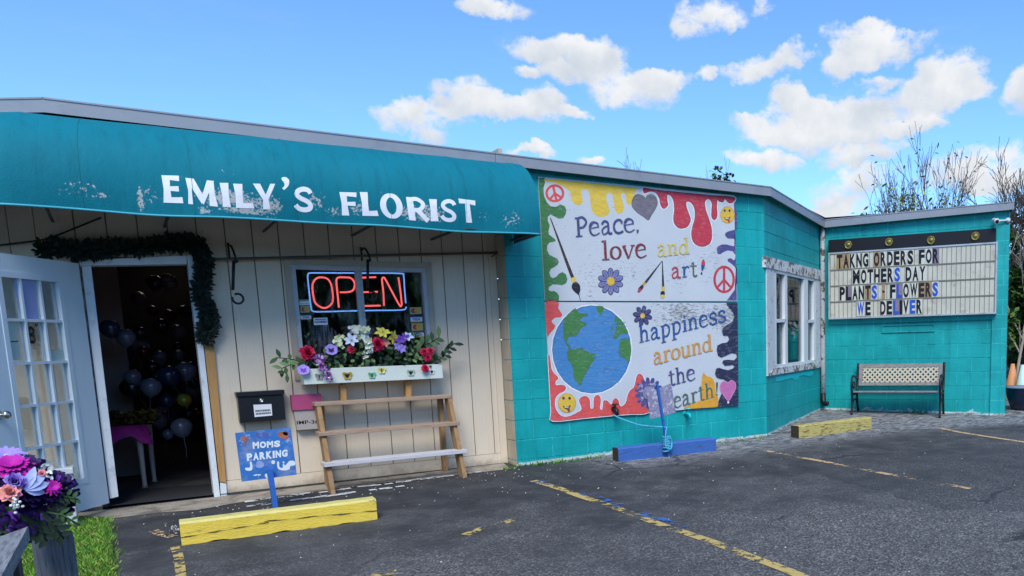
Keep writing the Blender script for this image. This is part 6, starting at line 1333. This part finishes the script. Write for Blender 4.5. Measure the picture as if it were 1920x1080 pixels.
mb = MB(); rosette(mb, ANGL.P(1490, 585, -.2), V((.2, -1, .3)), .085, PINKL, 4, rr); tag(mb.build('paper_flower', None, ANGL.P(1490, 585, -.2)), 'large pale pink paper flower above the bouquet', 'flower')
mb = MB(); mb.lathe([(.06, 0), (.11, .05), (.12, .16), (.10, .22), (.09, .22), (0, .2)], ANGL.P(1463, 592, -.16), M('blue_vase', '#22357a', .3, .2), 16); tag(mb.build('vase', None, ANGL.P(1463, 592, -.16)), 'deep blue pot in the left sash of the angled window', 'vase')

LACE = M('lace_curtain', '#c9cdd0', .8, .2, 30); mb = MB(); vs = []
for i in range(15): vs += [ANGL.w(WU1-.02-.34*i/14, WZ0+.42, -.16+.018*math.sin(i*2.3)), ANGL.w(WU1-.02-.34*i/14, WZ1, -.16+.012*math.sin(i*2.3))]
mb.add(vs, [(2*i, 2*i+2, 2*i+3, 2*i+1) for i in range(14)], LACE, True); tag(mb.build('curtain', None, ANGL.w(WU1-.19, WZ1, -.16)), 'short white lace curtain behind the right sash of the angled window', 'curtain')

# ================================================================ trees
BARK = M('bark', '#4a423b', .95, .3, 8, .4, 30); BARKG = M('grey_bark', '#5d564f', .95, .3, 8); TWIG = M('twig', '#5a4c44', .95, .2, 8); LFA_ = pet('spring_leaf', '#86a34c', .35); LFB = pet('dull_leaf', '#3d4a2a', .35); HDG = pet('hedge_leaf', '#24401c', .5); HDG2 = pet('hedge_leaf_light', '#4c6b2c', .4)
def tree(name, label, base, H, seed, R=1.1, spread=.5, leaves=0, lm=(LFA_,), depth=5, trunk=.10, bark=BARK, cat='tree', twig=TWIG, lowfork=.35, group=None, tw=.0065):
    rr = random.Random(seed); t = thing(name, label, cat, base, group); tr = MB(); cr = MB(); tips = []
    def grow(p, d, L, r, lv):
        n_ = 4; pts = [p]; q = p.copy(); dd = d.copy()
        for i in range(n_): dd = (dd+V((rr.uniform(-1, 1), rr.uniform(-1, 1), rr.uniform(-.35, .85)))*.20).normalized(); q = q+dd*(L/n_); pts.append(q.copy())
        r2 = r*.62; (tr if lv <= 1 else cr).tube(pts, [max(tw, r+(r2-r)*i/n_) for i in range(n_+1)], bark if lv <= 2 else twig, 6 if lv < 3 else 4, caps=lv == 0)
        if lv >= depth: tips.append((pts[-1], dd)); return
        k = rr.choice((2, 3, 3)) if lv else 5
        for i in range(k):
            a = rr.uniform(0, 2*PI); x, y, z = ortho(dd); s = spread*rr.uniform(.6, 1.3); nd = (dd+(x*math.cos(a)+y*math.sin(a))*s).normalized(); j = rr.randrange(2, n_+1) if i else n_
            grow(pts[j], nd, L*rr.uniform(.62, .86), r2*(1 if i == 0 else .75), lv+1)
        if lv >= 2: tips.append((pts[2], dd))
    grow(V(base), V((rr.uniform(-.05, .05), rr.uniform(-.05, .05), 1)), H*lowfork, trunk, 0)
    b0 = V(base); allv = tr.v+cr.v; mz = max(v.z for v in allv)-b0.z; mr = sorted(math.hypot(v.x-b0.x, v.y-b0.y) for v in allv)[int(len(allv)*.97)]
    fx = lambda v: V((b0.x+(v.x-b0.x)*R/mr, b0.y+(v.y-b0.y)*R/mr, b0.z+(v.z-b0.z)*H/mz))
    tr.v = [fx(v) for v in tr.v]; cr.v = [fx(v) for v in cr.v]; tips = [(fx(p), d) for p, d in tips]
    if leaves:
        tips.sort(key=lambda a: a[0].z); lowt = tips[len(tips)//5:int(len(tips)*.7)]
        for i in range(leaves):
            p, d = rr.choice(lowt if rr.random() < .85 else tips); q = p+V((rr.gauss(0, .11), rr.gauss(0, .11), rr.gauss(0, .11))); leaf(cr, q, V((rr.uniform(-1, 1), rr.uniform(-1, 1), rr.uniform(-.8, .6))), V((rr.uniform(-1, 1), -1, 1)), rr.uniform(.07, .12), .05, rr.choice(lm))
    tr.build('trunk', t); cr.build('crown', t); return t
def at(px, py, dist):
    p = CAM+ray(px, py)*dist; return V((p.x, p.y, gz(p.x, p.y))), p.z-gz(p.x, p.y)
TG = 'bare trees behind the roof'
for (px, py, D_, sd, sp, lv, nm, lb, kw) in (
    (1738, 246, 21, 4, .42, 900, 'half_bare_tree', 'tall half-bare tree with green leaves low in its crown, behind the wing', dict(lm=(LFA_, LFB, LFB), R=1.5)),
    (1768, 262, 23, 9, .34, 0, 'bare_tree', 'slim leafless tree close beside the leafy one', dict(bark=BARKG, R=1.8)),
    (1878, 250, 20, 12, .48, 0, 'bare_tree', 'wide leafless tree above the right end of the wing', dict(bark=BARKG, R=1.5)),
    (1682, 340, 22, 15, .40, 0, 'bare_tree', 'small leafless sapling at the left of the trees behind the wing', dict(trunk=.05, R=.9)),
    (1215, 282, 26, 21, .50, 0, 'bare_tree', 'leafless spreading tree showing above the roof over the mural', dict(R=1.7, tw=.009)),
    (1300, 296, 27, 25, .36, 0, 'bare_tree', 'thin leafless tree just left of the dark evergreen top', dict(trunk=.06, R=1.0, tw=.009)),
    (1822, 330, 24, 31, .40, 0, 'bare_tree', 'low leafless tree between the two big bare trees', dict(trunk=.05)),
    (1700, 318, 20, 41, .50, 900, 'leafing_tree', 'bushy tree coming into leaf low behind the wing', dict(lm=(LFB, LFA_, LFB), trunk=.06))):
    b_, h_ = at(px, py, D_); kw2 = dict(spread=sp, leaves=lv, group=TG, depth=6 if px in (1738, 1878) else 5); kw2.update(kw); tree(nm, lb, b_, h_, sd, **kw2)
def leafy(name, label, base, H, rx, rz, n, seed, ms, lsz=.16, group=None):
    rr = random.Random(seed); t = thing(name, label, 'tree', base, group); mb = MB(); b = V(base); mb.tube([b, b+V((.05, 0, H*.3)), b+V((0, .05, H*.7))], [.12, .10, .04], BARK, 8); mb.build('trunk', t); mb = MB(); c = b+V((0, 0, H-rz))
    clumps = [(c+V((rr.gauss(0, .42)*rx, rr.gauss(0, .42)*rx, rr.gauss(0, .42)*rz)), rr.uniform(.25, .45)*rx) for _ in range(26)]
    for i in range(n):
        p, r = rr.choice(clumps); v = V((rr.gauss(0, 1), rr.gauss(0, 1), rr.gauss(0, 1))).normalized()*r*rr.uniform(.5, 1); q = p+v
        if q.z < b.z+.15: continue
        leaf(mb, q, v+V((rr.uniform(-1, 1), rr.uniform(-1, 1), rr.uniform(-.5, .5)))*r, V((0, -.5, 1)), lsz*rr.uniform(.6, 1.3), lsz*.6, rr.choice(ms))
    mb.build('crown', t)
b_, h_ = at(1349, 334, 24); leafy('magnolia_tree', 'dark glossy evergreen treetop poking above the roof right of the mural', b_, h_, .34, .8, 900, 5, (HDG, LEAFD, HDG2), .14)
b_, h_ = at(1376, 342, 24); leafy('magnolia_tree', 'tiny dark evergreen tip right of the larger evergreen top', b_, h_, .16, .5, 260, 6, (HDG, LEAFD), .12)
for px, py, D_, sd, rx, rz, lb in ((1932, 425, 20, 51, 1.1, 1.5, 'dark green evergreen beyond the corner of the wing'), (1905, 520, 23, 53, .9, 1.1, 'lower green evergreen close behind the wing corner'), (1975, 470, 24, 55, 1.5, 1.6, 'broad evergreen at the right edge beyond the cones')):
    b_, h_ = at(px, py, D_); leafy('evergreen_tree', lb, b_, h_, rx, rz, 5200, sd, (HDG, HDG2, HDG2), .17, 'evergreens beyond the wing')
b_, h_ = at(1914, 392, 19); tree('bare_tree', 'pale tangled leafless tree beside the wing corner', b_, h_, 61, spread=.6, bark=M('pale_bark', '#a59a8c', .9, .2), twig=MATS['pale_bark'], trunk=.05, group=TG)
b_, h_ = at(-3, 176, 20); tree('budding_tree', 'leafy twig tips of a tree at the left edge above the roof', b_, h_, 71, spread=.5, leaves=260, lm=(LEAFD, HDG), trunk=.07)

# ================================================================ foreground: lawn, planter, railing and flower arrangement
mb = MB(); rr = random.Random(77); GRA = [M('grass_blade', '#4f8a1f', .7, .3, 9), M('grass_blade_light', '#86ac3a', .7, .25, 9), M('grass_blade_dark', '#2f5a16', .7, .3, 9), M('grass_blade_dry', '#a8a35a', .7, .2, 9)]
poly = [G(*p) for p in lawn_px]; polyxy = [(p.x, p.y) for p in poly]
def inside(x, y, P):
    c = False; j = len(P)-1
    for i in range(len(P)):
        if (P[i][1] > y) != (P[j][1] > y) and x < (P[j][0]-P[i][0])*(y-P[i][1])/(P[j][1]-P[i][1])+P[i][0]: c = not c
        j = i
    return c
n_ = 0
while n_ < 34000:
    x, y = rr.uniform(-5.6, -3.5), rr.uniform(-4.2, -.15)
    if not inside(x+rr.gauss(0, .02), y+rr.gauss(0, .02), polyxy): continue
    n_ += 1; h = rr.uniform(.018, .042); a = rr.uniform(0, 2*PI); w_ = rr.uniform(.0018, .0032); d = V((math.cos(a), math.sin(a), 0)); l = V((rr.gauss(0, .5), rr.gauss(0, .5), 0))*h; p = V((x, y, gz(x, y)+.006))
    mb.add([p-d*w_, p+d*w_, p+l*.4+V((0, 0, h*.6))+d*w_*.7, p+l+V((0, 0, h))], [(0, 1, 2), (0, 2, 3)], rr.choices(GRA, (5, 4, 3, 1))[0])
tag(mb.build('grass'), 'short bright green grass beside the entrance', 'grass', kind='stuff')
pl0 = G(121, 985); pw = thing('white_planter', 'square white planter on the grass behind the flower arrangement', 'planter', pl0)
mb = MB(); mb.box(pl0+V((0, 0, .20)), .17, .17, .40, WPL, bev=.006); mb.build('body', pw); mb = MB(); mb.box(pl0+V((0, 0, .415)), .20, .20, .045, WPL, bev=.006); mb.box(pl0+V((0, 0, .36)), .185, .185, .025, WPL, bev=.004); mb.build('rim', pw)
WTH = M('weathered_grey_timber', '#a3a6a8', .85, .35, 5, .7, 50, stretch=(14, 1.4, 6), dirt=('#45474a', 9, .55, .6)); WTP = M('weathered_post_timber', '#7d8186', .85, .35, 5, .7, 50, stretch=(14, 14, 1.2), dirt=('#33363a', 9, .55, .6)); WTE = M('timber_end_grain', '#4c4640', .9, .3, 20)
rl = thing('porch_railing', 'weathered grey wooden railing in the left foreground', 'railing', (-3.9, -5.4, gz(-3.9, -5.4)))
mb = MB(); zt_, zb2 = .74, .702; ring = [(-3.859, -4.961), (-3.985, -5.255), (-3.985, -7.2), (-3.863, -7.2)]
vs = [V((x, y, zb2)) for x, y in ring]+[V((x, y, zt_)) for x, y in ring]
mb.add(vs, [(4, 5, 6, 7), (3, 2, 1, 0), (0, 1, 5, 4), (1, 2, 6, 5), (2, 3, 7, 6), (3, 0, 4, 7)], WTH); mb.build('handrail', rl)
mb = MB(); mb.box((-3.90, -6.15, .655), .04, 2.1, .09, WTH); mb.box((-3.91, -5.17, .32), .085, .085, .76, WTE); mb.build('rail', rl)
pp_ = CAM+ray(97, 1000)*3.35; g_ = gz(pp_.x, pp_.y)
mb = MB(); mb.box((pp_.x, pp_.y, (pp_.z+g_)/2), .082, .082, pp_.z-g_, WTP, V((.86, .5, 0)), V((-.5, .86, 0)), bev=.004); mb.build('post', rl)
FD = 3.12
def N(px, py, d=0): return CAM+ray(px, py)*(FD+d)
ar = thing('flower_arrangement', 'purple and magenta artificial flower arrangement on the railing', 'flower arrangement', N(60, 985))
toc = (CAM-N(60, 930)).normalized(); ra = random.Random(31)
def part(name, fn, label=None):
    mb = MB(); fn(mb); o = mb.build(name, ar); 
    if label: o['label'] = label
def mums(mb):
    for (px, py, r) in ((20, 950, 42), (75, 935, 40), (45, 905, 40), (95, 925, 34), (55, 965, 40), (10, 910, 36), (100, 950, 26)):
        c = N(px, py, .05); k = FD/FPX*r
        for i in range(230):
            v = V((ra.gauss(0, 1), ra.gauss(0, 1), ra.gauss(0, 1))).normalized(); 
            if v.dot(toc) < -.3: continue
            petal(mb, c+v*k*.7, v+V((ra.uniform(-.5, .5), ra.uniform(-.5, .5), ra.uniform(-.5, .5))), v.orthogonal(), k*.35, k*.22, INDG if ra.random() < .92 else PURP, .3, .3, (.4, 1, .8))
part('mum_cluster', mums)
upv = toc*.6+V((0, 0, 1))
part('gerbera', lambda m: daisyb(m, N(22, 876, .0), upv, .056, MAGE, PURP, 18, ra, 3), 'magenta gerbera on top')
part('gerbera', lambda m: daisyb(m, N(97, 914, -.02), toc+V((.4, 0, .3)), .028, MAGE, PURP, 12, ra, 3), 'small magenta bloom at the right')
part('rose', lambda m: rosette(m, N(28, 903, -.05), toc, .028, LILA, 5, ra, MATS['petal_purple']), 'lilac rose')
LAVB = pet('petal_lavender_blue', '#a4b0dc')
def bigl(m):
    for (dx, dy, L_, mt) in ((30, -24, .066, LAVB), (14, -34, .07, LAVB), (36, -10, .06, LAVB), (24, 4, .048, LAVB), (-10, -22, .05, LILA)):
        c = N(48, 918, -.05); e = N(48+dx, 918+dy, -.04); petal(m, c, e-c, toc, L_, .026, mt, -.15, .3)
part('lily', bigl, 'ice blue lily')
part('rose', lambda m: rosette(m, N(18, 925, -.06), toc+V((0, 0, .5)), .030, PEAC, 4, ra, PINKL), 'peach rose')
part('rosebud', lambda m: rosette(m, N(78, 888, -.03), toc, .013, PINKL, 3, ra, PEAC), 'pink rosebud')
part('gerbera', lambda m: daisyb(m, N(12, 856, .05), upv, .05, LILA, ICE, 12, ra, 2), 'pale lilac bloom at the very top')
def berries(m):
    for i in range(16): c = N(30+ra.gauss(0, 6), 942+ra.gauss(0, 8), -.07+ra.uniform(-.01, .01)); m.lathe([(0, -.004), (.004, -.002), (.0045, .001), (.003, .004), (0, .005)], c, PWHT, 7, toc)
    for i in range(16): c = N(88+ra.gauss(0, 6), 883+ra.gauss(0, 6), 0); petal(m, c, V((ra.uniform(-1, 1), -.4, ra.uniform(-.5, 1))), toc, .02, .008, PWHT)
part('berry_spray', berries)
def fern(m, p0, p1, n, L, mt):
    a, b = N(*p0), N(*p1); m.tube([a, a.lerp(b, .5)+V((0, 0, .012)), b], .003, mt, 5)
    for i in range(n):
        f = (i+.5)/n; p = a.lerp(b, f)+V((0, 0, .012*4*f*(1-f))); t = (b-a).normalized(); s = t.cross(toc)*(1 if i % 2 else -1)
        petal(m, p, t*.6+s, toc, L*(1.2-f*.7), L*.3, mt, -.15, .15, (.2, .9, 1, .7, .1))
def leaves(m):
    fern(m, (88, 938), (146, 936), 10, .035, LEAF); fern(m, (85, 960), (150, 985), 11, .032, LEAF); fern(m, (70, 965), (120, 1010), 12, .05, LEAFD); fern(m, (60, 970), (88, 1015), 12, .055, LEAFD); fern(m, (50, 975), (-20, 990), 12, .05, LEAF); fern(m, (80, 955), (118, 968), 10, .05, LEAFD); fern(m, (40, 975), (20, 998), 10, .05, LEAFD); fern(m, (60, 960), (115, 1000), 12, .06, LEAFD); fern(m, (30, 970), (75, 1000), 12, .06, LEAFD)
part('leaves', leaves)

# wood added out of view to block low sky light, mirrored in the glass
mb = MB(); rr = random.Random(99)
for i in range(9000):
    f = rr.random(); x = -75+150*f; y = -44-6*math.sin(f*PI)+rr.uniform(-3, 3)+26*max(0, abs(f-.5)-.36)/.14*1; top = 6.6+1.8*noise.noise(V((x*.12, 0, 0)))+1.5*noise.noise(V((x*.5, 4, 0)))
    z = top*(1-rr.random()**1.6)
    leaf(mb, V((x, y, z+.2)), V((rr.uniform(-1, 1), rr.uniform(-1, 1), rr.uniform(-1, 1))), V((rr.uniform(-1, 1), 1, rr.uniform(-.5, 1))), rr.uniform(1.0, 2.0), 1.1, rr.choice((HDG, HDG2, LFB)))
tag(mb.build('treeline'), 'far wood added out of view, mirrored in the window glass', 'wood', kind='stuff')

# weeds in the joint between wall and asphalt, grit on the lot
mb = MB(); rr = random.Random(123)
spots = [(G(x, y), n) for x, y, n in ((985, 874, 14), (1012, 872, 22), (1040, 869, 26), (1070, 866, 18), (1098, 862, 14), (1125, 859, 10), (1390, 828, 10), (1425, 823, 12), (955, 880, 18))]
spots += [(WING.w(u, gz(*WING.w(u, 0, .03).xy), .03), n) for u, n in ((1.30, 12), (1.44, 20), (1.52, 22), (1.60, 16), (.35, 6), (2.2, 6))]
for p, n in spots:
    for i in range(n):
        a = rr.uniform(0, 2*PI); c = p+V((rr.gauss(0, .05), rr.uniform(-.02, .02), 0)); h = rr.uniform(.02, .06)
        leaf(mb, c, V((math.cos(a)*.7, math.sin(a)*.5-.3, rr.uniform(.5, 1.2))), V((0, -1, .3)), h, .010, rr.choice(GRA[:3]))
tag(mb.build('weeds'), 'small green weeds along the foot of the teal walls', 'weeds', kind='stuff')
mb = MB(); PEB = [M('grit_pale', '#b5b2aa', .9), M('grit_grey', '#77767a', .9), M('grit_leaf', '#6b5638', .9)]
for i in range(750):
    f = rr.random(); x = rr.uniform(-3.6, 6.2); y = -abs(rr.gauss(0, .5))-.05 if f < .6 else rr.uniform(-5, -.2)
    if x > 2.9: y += (x-2.9)*.3*rr.random()
    if i < 40: q = G(325+rr.gauss(0, 10), 992+rr.gauss(0, 5)); x, y = q.x, q.y
    r = rr.uniform(.003, .009); c = V((x, y, gz(x, y)+.003)); k = 5; a0 = rr.uniform(0, 6)
    ring = [c+V((r*rr.uniform(.7, 1.2)*math.cos(a0+2*PI*j/k), r*rr.uniform(.7, 1.2)*math.sin(a0+2*PI*j/k), 0)) for j in range(k)]
    mb.add(ring+[c+V((0, 0, r*.9))], [(j, (j+1) % k, k) for j in range(k)], rr.choices(PEB, (5, 3, 1.4))[0] if i >= 40 else PEB[0])
tag(mb.build('grit'), 'scattered grit and pebbles on the asphalt', 'grit', kind='stuff')
